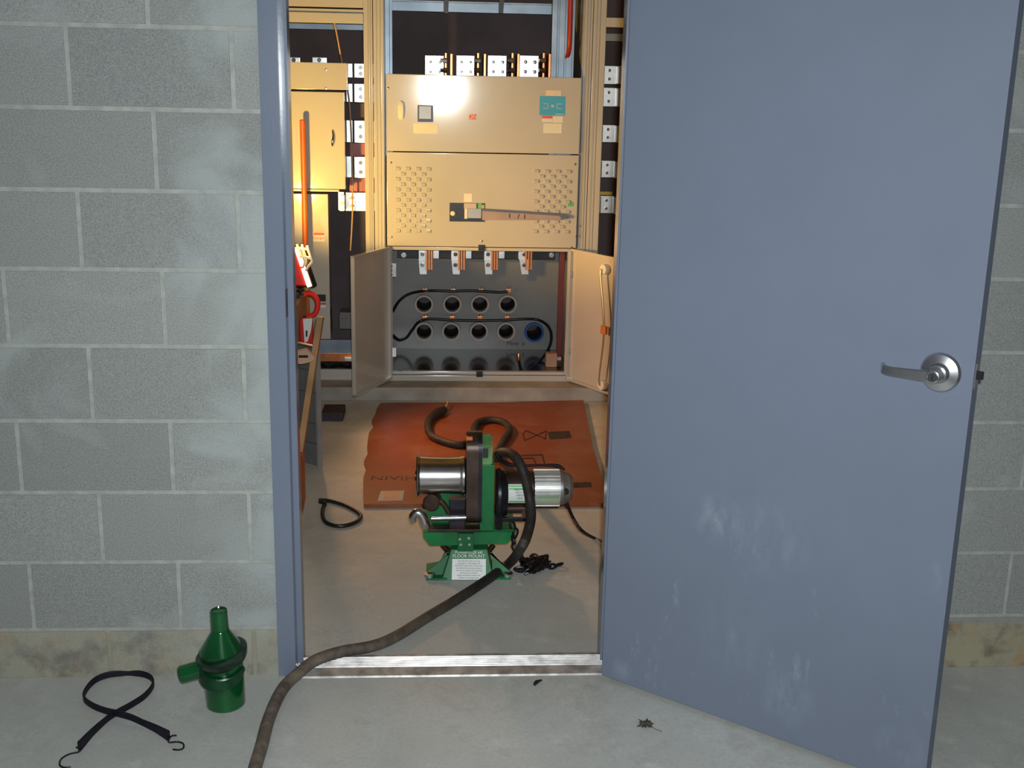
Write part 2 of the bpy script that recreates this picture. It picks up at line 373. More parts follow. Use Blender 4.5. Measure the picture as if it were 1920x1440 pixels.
# ---- hollow metal door frame
XJ = -0.405     # rabbet face of the left jamb
def jamb(mb, s, xo, xi):
    """s=-1 left, +1 right; xo outer edge, xi rabbet face"""
    z1 = 2.185
    mb.prism([(xo, -0.012, 0), (xi, -0.012, 0), (xi, 0.040, 0), (xi-s*0.016, 0.040, 0), (xi-s*0.016, 0.097, 0), (xi, 0.097, 0), (xi, 0.150, 0), (xo, 0.150, 0)], (0, 0, z1), 0.0015)
fr = MB(); jamb(fr, -1, XL-0.002, XJ); jamb(fr, 1, XR+0.002, 0.498)
fr.prism([(XL, -0.012, 2.135), (XL, -0.012, 2.185), (XL, 0.150, 2.185), (XL, 0.150, 2.135), (XL, 0.097, 2.135), (XL, 0.097, 2.12), (XL, 0.04, 2.12), (XL, 0.04, 2.135)], (XR-XL, 0, 0))
frame = struct(fr.build('trim_1', M['frame']), 'blue-grey painted steel door frame in the block wall')
zs0, zs1 = at(524, 615, x=XJ).z, at(524, 557, x=XJ).z
mb = MB(); mb.box(XJ-0.006, XJ+0.0012, 0.004, 0.032, zs0, zs1, 0.0005); sp_ = mb.build('strike_plate', M['grime'], frame, label='dark strike plate')
mb = MB(); mb.box(XJ-0.003, XJ+0.0018, 0.010, 0.026, zs0+0.025, zs1-0.025); mb.build('latch_hole', M['black'], sp_)

# ---- threshold
th = MB(); x0, x1 = XJ-0.003, 0.498
prof = [(-0.024, 0.0), (-0.022, 0.005), (0.014, 0.0125), (0.018, 0.010)]
y = 0.018
while y < 0.082: prof += [(y+0.002, 0.010), (y+0.0035, 0.0135), (y+0.0065, 0.0135), (y+0.008, 0.010)]; y += 0.0092
prof += [(0.096, 0.011), (0.104, 0.004), (0.105, 0.0)]
th.prism([(x0, a, b) for a, b in prof], (x1-x0, 0, 0))
thr = th.build('trim_2', M['alum'], smooth=False); struct(thr, 'ribbed aluminium door threshold')

# ---- the open door: hinge corner, direction to the free edge
HC = V(0.4755, -0.046, 0); DD = V(0.7646, -0.6445, 0); DN = V(-0.6445, -0.7646, 0); UP = V(0, 0, 1); DW = 0.925
door = MB()
b0 = HC + UP*0.012
def leaf_pts(z): return [HC+UP*z, HC+DD*DW+UP*z, HC+DD*DW-DN*0.0445+UP*z, HC-DN*0.0445+UP*z]
door.hexa(leaf_pts(0.012)+leaf_pts(2.125), 0.0015)
dr = door.build('door_1', M['door'], loc=HC)
struct(dr, 'blue-grey steel door standing open against the right')
mb = MB()
for z in (0.25, 1.06, 1.88):
    mb2 = MB(); c = HC - DN*0.047 - DD*0.004
    for k in range(5): mb2.cyl(c+UP*(z-0.057+k*0.0235), c+UP*(z-0.057+k*0.0235+0.0215), 0.0075, seg=16, ch=0.001)
    mb2.cyl(c+UP*(z-0.063), c+UP*(z+0.066), 0.004, seg=12); mb2.build('hinge', M['steel'], dr, label='steel hinge knuckle')
mb.bm.free()
def dpt(px, py):   # point of the door's visible face
    d = ray(px, py); t = (HC-CAM).dot(DN)/d.dot(DN); return CAM+d*t
rc = dpt(1764, 698)
lk = MB(); lk.lathe(rc, DN, [(0, .0), (0, .0455), (0.004, .0455), (0.010, .041), (0.013, .030), (0.0145, .0235), (0.026, .0205), (0.030, .0205), (0.030, 0)], 48)
rose = lk.build('lever_handle', M['steel'], dr, label='satin steel lever handle on a round rose')
lv = MB(); e0 = rc+DN*0.042; 
lv.cyl(rc+DN*0.026, rc+DN*0.060, 0.0185, 0.0165, 32, 0.002)
tipd = (dpt(1676, 690)-rc); tipd = tipd.normalized()
pts = [(-0.004, 0, 0.050, .013), (0.03, 0, 0.052, .0125), (0.07, 0.002, 0.053, .011), (0.095, 0.003, 0.052, .0105), (0.112, 0.005, 0.047, .0105), (0.120, 0.008, 0.034, .011)]
lv.tube([rc+tipd*a+UP*b+DN*c for a, b, c, _ in pts], [r for *_, r in pts], flat=(0.42, 1.0), up=UP.lerp(DN, 0.02))
lv.build('lever', M['steel'], rose)
kc = MB(); kc.lathe(rc+DN*0.0595, DN, [(0, 0), (0, .0135), (0.003, .0135), (0.004, .0115), (0.0025, .0105), (0.0025, 0)], 32); kc.mi = 1
kc.obox(rc+DN*0.0625, UP*0.006, DD*0.0011, DN*0.0008); kc.build('key_cylinder', [M['chrome'], M['black']], rose)
zb = rc.z
lb = MB(); ec = HC+DD*DW-DN*0.022
lb.obox(ec+UP*zb+DD*0.0005, UP*0.028, DN*0.0125, DD*0.001, 0.0005); lb.build('latch_faceplate', M['steel'], dr)
lb = MB(); c = ec+UP*(zb+0.001); lb.hexa([c-UP*.009+DN*.008, c-UP*.009-DN*.008, c-UP*.009-DN*.007+DD*.014, c-UP*.009+DN*.001+DD*.014, c+UP*.009+DN*.008, c+UP*.009-DN*.008, c+UP*.009-DN*.007+DD*.014, c+UP*.009+DN*.001+DD*.014], 0.0006)
lb.build('latch_bolt', M['grime'], dr)

# ================================================================== SWITCHGEAR, MIDDLE SECTION
def XZ(px, py, y=YC): p = at(px, py, y=y); return p.x, p.z
YB = 3.93
XA, XB = -0.292, 0.757           # inner faces of the two posts
ZT = 2.32
gear = thing('switchgear_section', (0.232, 3.55, ZP), 'middle beige switchgear section with its two lower doors standing open', 'switchgear cabinet', 'switchgear sections in a row')
def post(x0, x1, parent, grooves=(0.35, 0.72), y0=None, name='corner_post', z0=None, z1=ZT):
    y0 = YC if y0 is None else y0; z0 = ZP if z0 is None else z0; wd = x1-x0; a = x0+wd*grooves[0]; b = x0+wd*grooves[1]; g = 0.002
    mb = MB()
    mb.prism([(x0, y0, z0), (a-g, y0, z0), (a, y0+.003, z0), (a+g, y0, z0), (b-g, y0, z0), (b, y0+.005, z0), (b+g, y0, z0), (x1, y0, z0), (x1, y0+0.05, z0), (x0, y0+0.05, z0)], (0, 0, z1-z0), 0.0022)
    return mb.build(name, M['cab'], parent, smooth=True)
post(-0.345, XA, gear); post(XB, 0.800, gear)
mb = MB(); mb.box(XA-0.004, XA+0.004, YC+0.05, YB, ZP, ZT); mb.build('side_panel', M['cabin'], gear)
mb = MB(); mb.box(XB-0.004, XB+0.004, YC+0.05, YB, ZP, ZT); mb.build('side_panel', M['cabin'], gear)
CTOP = ((795, 571), (848, 571), (900, 571), (952, 571)); CBOT = ((795, 622), (846, 622), (898, 622), (949, 622), (1002, 624))
def holed_panel(mb, bands, r):
    for z0, z1, cs in bands:
        xs = [XA]+[(a.x+b.x)/2 for a, b in zip(cs, cs[1:])]+[XB]
        for c, xa, xb in zip(cs, xs, xs[1:]):
            an = sorted([2*math.pi*k/40+.01 for k in range(40)]+[math.atan2(z-c.z, x-c.x) % (2*math.pi) for x in (xa, xb) for z in (z0, z1)])
            iv, ov = [], []
            for t in an:
                ct, st_ = math.cos(t), math.sin(t)
                k = min(((xb if ct > 0 else xa)-c.x)/ct if abs(ct) > 1e-9 else 9, ((z1 if st_ > 0 else z0)-c.z)/st_ if abs(st_) > 1e-9 else 9)
                iv.append(mb.bm.verts.new((c.x+ct*r, YB, c.z+st_*r))); ov.append(mb.bm.verts.new((c.x+ct*k, YB, c.z+st_*k)))
            for k in range(len(an)): k2 = (k+1) % len(an); mb.bm.faces.new([iv[k], ov[k], ov[k2], iv[k2]])
CT = [at(*p, y=3.87) for p in CTOP]; CB = [at(*p, y=3.87) for p in CBOT]; zm = (CT[0].z+CB[0].z)/2
mb = MB(); holed_panel(mb, [(ZP, zm, CB), (zm, CT[0].z+.12, CT)], .052); mb.box(XA, XB, YB, YB+.004, CT[0].z+.12, .86)
mb.build('back_panel', M['cabin'], gear)
mb = MB(); mb.box(XA, XB, YB+0.006, YB+0.010, 0.86, ZT); mb.build('rear_cover', M['dark'], gear, label='rear cover behind the top opening, low light put into its colour')
mb = MB(); mb.box(XA, XB, YC+0.02, YB, ZP+0.018, ZP+0.026); floorp = mb.build('compartment_floor', mat('glossy_dark_floor_plate', (0.06, 0.045, 0.042), 0.16, 0.5, 0.2, 3), gear)
# front panels
zsl = XZ(900, 287)[1]; ztp = XZ(900, 142)[1]; zvb = XZ(900, 464)[1]
ud = MB(); ud.box(XA+0.012, XB-0.009, YC-0.014, YC+0.012, zsl+0.003, ztp, 0.004)
upd = ud.build('upper_door', M['cab'], gear, label='upper beige door with the round latch and blue placard')
vp = MB(); vp.box(XA+0.012, XB-0.009, YC-0.012, YC+0.012, zvb+0.004, zsl-0.002, 0.004); 
vpn = vp.build('vent_panel', M['cab'], gear)
# louvres
def louvres(px0, py0, px1, py1, n=13, m_=4):
    a = at(px0, py0, y=YC-0.012); b = at(px1, py1, y=YC-0.012); dx = (b.x-a.x)/(2*m_-1); dz = (a.z-b.z)/n; mb = MB()
    for r in range(n):
        for c in range(2*m_-1):
            if (r+c) % 2: continue
            x = a.x+dx*c; z = a.z-dz*(r+1); y = YC-0.012; t = 0.008
            mb.prism([(x+.002, y+.001, z+.003), (x+.002, y-t*.8, z+.006), (x+.002, y-t, z+dz*.4), (x+.002, y-t*.7, z+dz*.75), (x+.002, y+.001, z+dz-.003)], (dx-.004, 0, 0), 0.0008)
    return mb.build('louvre_field', M['cab'], vpn)
louvres(741, 311, 808, 438); louvres(1001, 316, 1067, 439)
def label(px0, py0, px1, py1, m_, parent, name='label', y=YC-0.014, t=0.0012, lab=None):
    a = at(px0, py0, y=y); b = at(px1, py1, y=y); mb = MB(); mb.box(a.x, b.x, y-t, y+0.0005, b.z, a.z); return mb.build(name, m_, parent, smooth=False, label=lab)
yd = YC-0.014
label(775, 231, 821, 251, M['cream'], upd, lab='blank cream label'); 
wn = label(783, 197, 812, 229, M['black'], upd, 'meter_window', t=0.003, lab='small black meter window')
label(786, 199, 808, 223, M['silvert'], wn, 'meter_glass', y=yd-0.003)
on = label(879, 214, 893, 224, M['redl'], upd, 'on_sign', lab='small red ON sign'); c = at(886, 219, y=yd-0.0015)
text('lettering', 'ON', 0.036, c, (1, 0, 0), (0, 0, 1), M['wht'], on, squeeze=0.8)
# oval latch
a = at(751, 208, y=yd); mb = MB(); mb.tube([a+V(-.006, -.004, .036), a+V(0, -.010, .034), a+V(.001, -.014, .0), a+V(.001, -.010, -.034), a+V(0, -.003, -.037)], [.008, .013, .014, .012, .006], flat=(1, .35), up=(0, 1, 0)); mb.build('oval_latch', M['cream'], upd)
bl = label(1012, 180, 1059, 217, M['blue'], upd, 'blue_placard')
c = at(1036, 199, y=yd-0.0018); mk = MB()
for sx in (-1, 1):
    mk.box(c.x+sx*0.038-.012, c.x+sx*0.038+.012, c.y-.0005, c.y, c.z+.010, c.z+.014); mk.box(c.x+sx*0.038-.012, c.x+sx*0.038+.012, c.y-.0005, c.y, c.z-.014, c.z-.010)
    mk.box(c.x+sx*0.024-.002, c.x+sx*0.024+.002, c.y-.0005, c.y, c.z-.012, c.z+.012)
mk.box(c.x-.008, c.x+.008, c.y-.0005, c.y, c.z-.007, c.z+.007); mk.box(c.x+.015, c.x+.06, c.y-.0005, c.y, c.z-.044, c.z-.038)
mk.build('emblem', M['silvert'], bl, smooth=False)
label(1024, 169, 1052, 180, mat('peach_label', (0.80, 0.66, 0.50), 0.5), upd); label(1016, 217, 1036, 222, M['redl'], upd); label(1016, 222, 1035, 229, M['wht'], upd)
label(1036, 218, 1055, 230, M['cream'], upd); label(1019, 231, 1053, 250, M['cream'], upd)
yv = YC-0.012
label(870, 363, 885, 379, M['cream'], vpn, y=yv); label(1065, 379, 1075, 387, M['green_l'], vpn, 'green_sticker', y=yv)
# breaker window and its long operating handle
bw = label(843, 380, 909, 416, M['black'], vpn, 'breaker_window', y=yv, t=0.002)
label(870, 381, 893, 391, M['bush'], bw, 'breaker_face', y=yv-0.002, t=0.006); label(871, 391, 876, 410, M['cream'], bw, 'breaker_face', y=yv-0.002, t=0.006)
label(877, 391, 902, 409, M['silvert'], bw, 'rating_plate', y=yv-0.002, t=0.007); label(896, 381, 903, 391, M['green_l'], bw, 'charge_flag', y=yv-0.002, t=0.004); label(903, 384, 908, 391, M['cordtan'], bw, 'charge_flag', y=yv-0.002, t=0.004)
a = at(849, 400, y=yv); mb = MB(); mb.lathe(a, (0, -1, 0), [(0, 0.014), (0.012, 0.013), (0.016, 0.008), (0.016, 0)]); mb.build('push_button', M['cream'], bw)
P4 = [at(x, y, y=YC-0.03) for x, y in ((904, 395), (1056, 404), (1050, 413), (904, 413))]
mb = MB(); mb.prism(P4, (0, 0.012, 0), 0.002); hd = mb.build('operating_handle', mat('handle_brown', (0.36, 0.27, 0.25), 0.4), vpn)
P5 = [at(x, y, y=YC-0.034) for x, y in ((904, 392), (1058, 401.5), (1067, 406), (1066, 410), (1055, 411.5), (1048, 405), (904, 395.5))]
mb = MB(); mb.prism(P5, (0, 0.02, 0), 0.0015); mb.build('handle_spine', mat('blue_black_steel', (0.10, 0.12, 0.17), 0.4), hd)
c = at(970, 406, y=YC-0.0325); text('lettering', 'I    /  1', 0.035, c, (1, 0, -0.045), (0, 0, 1), M['ink'], hd)
# screws on the panels
for x, y in ((733, 305), (1078, 308), (1080, 443), (734, 444), (903, 452), (1081, 424), (1071, 464), (728, 165)):
    p = at(x, y, y=yv); sc_ = MB(); sc_.lathe(p, (0, -1, 0), [(0, .006), (.003, .0055), (.0045, .002), (.0045, 0)], 12); sc_.build('screw', M['steel'], upd if y < 200 else vpn)
# lintel and sill of the lower compartment
mb = MB(); mb.box(XA, XB, YC-0.006, YC+0.03, XZ(900, 470)[1], zvb, 0.002); mb.build('lintel', M['cab'], gear)
zsill = XZ(900, 697)[1]
mb = MB(); mb.box(XA, XB, YC-0.002, YC+0.035, zsill-0.018, zsill, 0.004); mb.box(XA, XB, YC-0.012, YC+0.03, ZP, zsill-0.020, 0.004); mb.build('sill', M['cab'], gear)
for (x, y) in ((903, 464), (899, 701)):
    a = at(x, y, y=YC-0.006); mb = MB(); mb.box(a.x-.018, a.x+.018, YC-0.016, YC-0.003, a.z-.016, a.z+.016, .002); mb.build('latch_block', M['black'], gear)
xl_, xr_ = XZ(736, 600)[0], XZ(1061, 600)[0]
for s0, s1 in ((XA, xl_), (xr_, XB)): mb = MB(); mb.box(s0, s1, YC-0.004, YC+0.03, zsill, XZ(900, 469)[1], 0.001); mb.build('jamb_strip', M['cab'], gear)
# lower doors
def cdoor(h0, f0, zb, zt, hingeside):
    h0, f0 = Vector(h0), Vector(f0); d = (f0-h0); d.z = 0; L_ = d.length; d.normalize(); n = V(-d.y, d.x, 0)*(-1 if hingeside < 0 else 1)   # n: inward-facing side (lit/visible inner face)
    mb = MB(); T = 0.022
    mb.obox(h0+d*L_/2-n*(T-.001)+UP*(zb+zt)/2, d*L_/2, n*0.001, UP*(zt-zb)/2)
    for c, ex, ez in ((h0+d*(L_-.006)+UP*(zb+zt)/2, d*.006, UP*(zt-zb)/2), (h0+d*.006+UP*(zb+zt)/2, d*.006, UP*(zt-zb)/2), (h0+d*L_/2+UP*(zb+.006), d*L_/2, UP*.006), (h0+d*L_/2+UP*(zt-.006), d*L_/2, UP*.006)):
        mb.obox(c-n*T/2, ex, n*T/2, ez, 0.001)
    o = mb.build('compartment_door', M['cab'], gear); return o, h0, d, n, L_
zb_, zt_ = ZP+0.012, 0.826
ld, *_l = cdoor((xl_-.002, YC-0.012, 0), (-0.428, 2.80, 0), zb_, zt_, 1)
ld['label'] = 'left-hand open door seen from its inner side'
rd, rh, rdd, rn, rL = cdoor((xr_+.006, YC-0.012, 0), (0.932, 2.83, 0), zb_, zt_, -1)
rd['label'] = 'right-hand open door with the folding stay'
for par, pts in ((ld, ((733, 495), (733, 518), (733, 653), (733, 668))), (rd, ((1071, 507), (1071, 521), (1066, 652), (1067, 664)))):
    for k in (0, 2):
        a = at(*pts[k], y=YC-0.012); b = at(*pts[k+1], y=YC-0.012); mb = MB()
        for i in range(3): c0 = a.lerp(b, i/3+.02); c1 = a.lerp(b, (i+1)/3-.02); mb.cyl(c0, c1, 0.008, seg=14, ch=.001)
        mb.obox((a+b)/2+V(0.016, 0.004, 0), (0.012, 0, 0), (0, 0.002, 0), (0, 0, abs(a.z-b.z)*.55)); mb.build('hinge', M['steel'], par)
def rpt(px, py, off=0.0):
    d = ray(px, py); t = (rh+rn*(off)-CAM).dot(rn)/d.dot(rn); return CAM+d*t
A_, B_, C_ = rpt(1133, 505), rpt(1138, 618), rpt(1129, 722)
st = MB(); st.tube([A_+rn*.016, A_+rn*.022-UP*.04, B_+rn*.020, C_+rn*.022+UP*.05, C_+rn*.016], [.0065, .0065, .006, .0045, .0045]); stay = st.build('door_stay', mat('brass_rod', (0.62, 0.50, 0.25), 0.3, 0.8), rd)
for p in (A_, C_): st = MB(); st.lathe(p-rn*0.02, rn, [(0, .027), (.030, .027), (.034, .022), (.034, 0)], 24); st.build('stay_pad', M['cream'], stay)
st = MB(); st.obox(B_+rn*.02, rdd*.022, rn*.008, UP*.022, .003); st.build('stay_clip', M['ored'], stay)

# ---- things inside the lower compartment
yb_ = YB-0.06
names_t = ['first', 'second', 'third', 'fourth']
def conduit(px, py, ring_m, lab, grp, r=0.057, first=None):
    c = at(px, py, y=yb_); 
    t = thing('conduit_stub', (c.x, YB, c.z), lab, 'conduit', grp)
    mb = MB(); mb.lathe(c, (0, 1, 0), [(0, r*.79), (0, r), (.018, r*1.03), (.020, r*.93), (.058, r*.93), (.058, r*.79), (0, r*.79)], 40); mb.build('bushing_ring', ring_m, t)
    mb = MB(); mb.lathe(c+V(0, .002, 0), (0, 1, 0), [(0, r*.86), (0, r*.80), (.30, r*.80), (.30, r*.86), (0, r*.86)], 40); mb.lathe(c+V(0, .30, 0), (0, 1, 0), [(0, r*.8), (.003, 0), (.004, r*.8)], 40); mb.build('conduit_bore', M['hole'], t)
    if ring_m is M['bush']:
        k = at(px+2, py-26, y=yb_); mb = MB(); mb.box(k.x-.016, k.x+.016, yb_-.004, yb_+.012, k.z-.012, k.z+.010, .002); g = mb.build('ground_lug', M['copper'], t)
        mb = MB(); mb.lathe(k+V(0.004, .002, .010), (0, 0, 1), [(0, .009), (.012, .009), (.014, .006), (.014, 0)], 12); mb.build('lug_screw', M['steel'], g)
    return t
ordn = ['leftmost', 'second', 'third', 'rightmost']
for i, (px, py) in enumerate(((795, 571), (848, 571), (900, 571), (952, 571))):
    conduit(px, py, M['bush'], '%s open conduit with bushing in the upper row of four' % ordn[i] if i in (0, 3) else '%s open conduit from the left in the upper row' % ordn[i], 'conduits in the lower compartment')
ordn2 = ['leftmost conduit of the lower row beside the wire bend', 'second conduit from the left in the lower row', 'third conduit from the left in the lower row', 'lower row conduit directly left of the blue one']
for i, (px, py) in enumerate(((795, 622), (846, 622), (898, 622), (949, 622))): conduit(px, py, M['bush'], ordn2[i], 'conduits in the lower compartment')
conduit(1002, 624, M['bluep'], 'blue-bushed conduit at the right end of the lower row', 'conduits in the lower compartment', 0.060)
yw = yb_-0.010
def wire(pts, r, name, lab, cat, m_=None, ys=None):
    mb = MB(); mb.tube([at(p[0], p[1], y=(p[2] if len(p) > 2 else yw)) for p in pts], r); return tag(mb.build(name, m_ or M['wirec']), lab, cat)
wire([(737, 583, 3.5), (748, 565, 3.6), (765, 552, 3.75), (790, 546), (820, 545), (848, 546), (880, 545), (905, 546), (935, 548), (952, 547)], 0.0085, 'ground_wire', 'black ground wire along the upper row of conduits', 'wire')
gw = wire([(737, 629, 3.5), (748, 637, 3.6), (762, 633, 3.75), (774, 617, 3.8), (785, 604), (805, 598), (846, 600), (900, 601), (949, 600), (985, 598), (1010, 600), (1028, 612, 3.8), (1034, 632, 3.75), (1028, 655, 3.7), (1008, 682, 3.55), (992, 694, 3.4), (982, 697, 3.37), (976, 690, 3.4), (973, 676, 3.45)], 0.0085, 'ground_wire', 'black ground wire looping along the lower row of conduits', 'wire')
a = at(972, 672, y=3.45); mb = MB(); mb.lathe(a, (0, 0, 1), [(-.02, .010), (.012, .012), (.03, .006), (.03, 0)], 12); mb.build('wire_terminal', M['copper'], gw)
c = at(967, 644, y=YB-.002); text('handwriting', 'Mine  x', 0.038, c, (1, 0, 0), (0, 0, 1), M['ink'], gear)
# red insulating post, terminal block
a, b = at(1049, 480, y=3.55), at(1059, 668, y=3.55)
mb = MB(); mb.box(a.x, a.x+.030, 3.55, 3.57, ZP+.026, 0.84, .001); mb.build('insulating_post', M['glastic'], gear, label='dark red insulating post')
a, b = at(1024, 663, y=3.45), at(1044, 690, y=3.45)
t = thing('terminal_block', ((a.x+b.x)/2, 3.48, ZP+.026), 'tan block lying at the right end of the compartment floor', 'terminal block')
mb = MB(); mb.box(a.x, b.x, 3.45, 3.51, ZP+.026, a.z, .004); mb.build('body', M['pinkw'], t)
mb = MB(); mb.box(b.x, b.x+.025, 3.46, 3.475, (a.z+b.z)/2, (a.z+b.z)/2+.02, .002); mb.build('strap', M['bush'], t)
# black bus support with lugs and copper bars
yl = 3.62
a, b = at(745, 470, y=yl), at(1041, 487, y=yl)
t = thing('bus_support_bar', ((a.x+b.x)/2, yl, a.z), 'black horizontal insulating bar above the conduits', 'insulator')
mb = MB(); mb.box(a.x, b.x, yl, yl+.03, b.z, a.z+.02, .002); mb.build('bar', M['black'], t)
for px in (757, 1034): p = at(px, 478, y=yl); mb = MB(); mb.lathe(p, (0, -1, 0), [(0, .016), (.006, .016), (.006, .011), (.014, .010), (.014, 0)], 6); mb.build('bolt', M['steel'], t)
lug0 = None
for i, px in enumerate((785, 846, 908, 972)):
    a = at(px, 469, y=yl-.035); b = at(px+15, 486, y=yl-.035); c = at(px+2, 514, y=yl-.05); d = at(px+15, 505, y=yl-.05)
    lab = ['leftmost', 'second from left', 'third from left', 'rightmost'][i]+' silver lug and copper bar stub hanging in the lower compartment'
    t = thing('busbar_stub', (a.x, yl, a.z), lab, 'busbar', 'bar stubs above the conduits')
    sk = (0, .003, 0, .012)[i]
    mb = MB(); mb.box(a.x, b.x, yl-.04, yl-.001, b.z, a.z+.02, .002); mb.build('lug_plate', M['plate'], t)
    mb = MB(); mb.hexa([(c.x+sk, yl-.056, c.z), (d.x+sk, yl-.056, c.z), (d.x+sk, yl-.048, c.z), (c.x+sk, yl-.048, c.z), (a.x+sk*.4, yl-.056, b.z+.002), (b.x+sk*.4, yl-.056, b.z+.002), (b.x+sk*.4, yl-.048, b.z+.002), (a.x+sk*.4, yl-.048, b.z+.002)]); mb.build('lug_tongue', M['plate'], t)
    e = at(px+13, 470, y=yl-.06); f = at(px+26, 506, y=yl-.06); mb = MB()
    for k in range(3): mb.box(e.x+k*.0145, e.x+k*.0145+.0105, yl-.07, yl-.004, f.z, e.z+.03, .0008)
    mb.build('copper_bar', M['copper'], t)
    if i != 3: e = at(px+27, 471, y=yl-.01); f = at(px+38, 485, y=yl-.01); mb = MB(); mb.box(e.x, f.x, yl-.014, yl-.001, f.z, e.z+.02, .002); mb.lathe(V((e.x+f.x)/2, yl-.014, (e.z+f.z)/2), (0, -1, 0), [(0, .010), (.008, .009), (.008, 0)], 6); mb.build('lug_plate', M['plate'], t)
    for zz, yy in ((a.z-.022, yl-.04), (b.z-.030, yl-.056)):
        mb = MB(); mb.lathe(V(a.x+.022+sk, yy, zz), (0, -1, 0), [(0, .014), (.004, .014), (.004, .010), (.016, .009), (.018, .006), (.018, 0)], 6); mb.build('bolt', M['chrome'], t)

# ---- bars and lugs above the upper door
yt = 3.36
for i, (p0, p1, q0, q1) in enumerate(((797, 832, 834, 848), (856, 889, 894, 910), (915, 949, 958, 972), (975, 1009, 1016, 1030))):
    a = at(p0, 104, y=yt); b = at(p1, 145, y=yt); c = at(q0, 103, y=yt+.05); d = at(q1, 145, y=yt+.05)
    lab = ['leftmost', 'second from left', 'third from left', 'rightmost'][i]+' bolted silver plate with copper bars above the upper door'
    t = thing('phase_bar', (a.x, yt, b.z), lab, 'busbar', 'bolted phase plates above the upper door')
    mb = MB(); mb.box(a.x, b.x, yt, yt+.008, b.z-.12, a.z, .001); mb.build('plate', M['plate'], t)
    mb = MB(); mb.box(c.x, c.x+.010, yt-.02, yt+.16, d.z-.12, c.z+.008, .001); mb.build('copper_bar', M['copper'], t)
    mb = MB(); mb.box(d.x-.012, d.x, yt-.02, yt+.16, d.z-.12, c.z+.004, .001); mb.build('copper_bar', M['copper'], t)
    for u in (.30, .80):
        for v in (.30, .75):
            mb = MB(); mb.lathe(V(a.x+(b.x-a.x)*u, yt, a.z+(b.z-a.z)*v), (0, -1, 0), [(0, .0115), (.004, .0115), (.004, .0085), (.012, .008), (.013, .005), (.013, 0)], 6); mb.build('bolt', M['chrome'], t)
    for v in (.22, .68):
        mb = MB(); mb.lathe(V(d.x-.03, yt-.03, a.z+(b.z-a.z)*v), (-1, 0, 0), [(0, .014), (.02, .014), (.02, .010), (.035, .010), (.035, 0)], 6); mb.build('bolt', M['chrome'], t)
# steel channel uprights inside the top opening
def upright(px0, px1, y, name, lab, m_=None, rows=None):
    a = at(px0, 60, y=y); b = at(px1, 60, y=y); w_ = b.x-a.x; mb = MB(); n = rows or 2
    for k in range(n): mb.box(a.x+w_*k/n, a.x+w_*(k+.72)/n, y, y+.03, 1.3, ZT-.02, .003)
    mb.box(a.x, b.x, y+.02, y+.04, 1.3, ZT-.02); return mb.build(name, m_ or M['blueg'], gear, label=lab)
upright(719, 735, 3.34, 'steel_channel', 'galvanised upright channel at the left of the top opening', rows=1)
upright(1035, 1078, 3.36, 'steel_channel', 'galvanised double upright channel at the right of the top opening', rows=3)
a = at(900, 24, y=3.80); b = at(900, 6, y=3.80)
mb = MB(); mb.box(XA+.006, XB-.006, 3.80, 3.83, a.z, b.z, .003); mb.box(XA+.006, XB-.006, 3.80, 3.88, b.z, b.z+.006); mb.build('cross_rail', M['blueg'], gear, label='galvanised rear rail')
for px, dx, lab in ((837, 0, 'black hanging strap in the top opening, left of the two'), (940, .01, 'black hanging strap in the top opening, right of the two')):
    a = at(px, 25, y=3.5); mb = MB(); mb.hexa([(a.x-.014, 3.5, a.z), (a.x+.010, 3.5, a.z), (a.x+.010, 3.52, a.z), (a.x-.014, 3.52, a.z), (a.x-.016+dx, 3.5, ZT), (a.x+.018+dx, 3.5, ZT), (a.x+.018+dx, 3.52, ZT), (a.x-.016+dx, 3.52, ZT)]); mb.build('hanging_strap', M['black'], gear, label='black hanging strap')

# ================================================================== LEFT SECTION
lg = thing('switchgear_section', (-0.85, 3.55, ZP), 'left beige switchgear section, uncovered, with breaker enclosure and bright bars inside', 'switchgear cabinet', 'switchgear sections in a row')
XLL = -1.36
post(-0.395, -0.349, lg, (.55, .8)); post(XLL, XLL+.05, lg)
z1, z2, z3, z4 = [at(600, p, y=YC).z for p in (13, 21, 43, 0)]
mb = MB(); mb.box(XLL, -0.395, YC-.002, YC+.03, z1, ZT, .003); mb.build('top_panel', M['cab'], lg)
mb = MB(); mb.box(XLL, -0.395, YC+.004, YC+.05, z2-.003, z1-.008, .002); mb.box(XLL, -0.395, YC-.006, YC+.03, z3, z2-.006, .004); mb.build('top_rail', M['cab'], lg)
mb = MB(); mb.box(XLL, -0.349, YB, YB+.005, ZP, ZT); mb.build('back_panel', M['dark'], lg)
mb = MB(); mb.box(XLL, XLL+.004, YC+.05, YB, ZP, ZT); mb.build('side_panel', M['cabin'], lg)
a = at(600, 44, y=3.75); b = at(600, 55, y=3.75)
mb = MB(); mb.box(XLL+.01, -.36, 3.75, 3.78, b.z, a.z+.05, .002); mb.build('rear_rail', M['blueg'], lg)
sb = [at(620, p, y=YC).z for p in (693, 716)]
mb = MB(); mb.box(XLL+.05, -.395, YC, YC+.03, ZP, sb[0], .004); mb.build('sill', M['cab'], lg)
mb = MB(); mb.box(XLL+.01, -.36, YC+.04, YB, ZP+.01, ZP+.018); mb.build('floor_plate', M['dark'], lg)
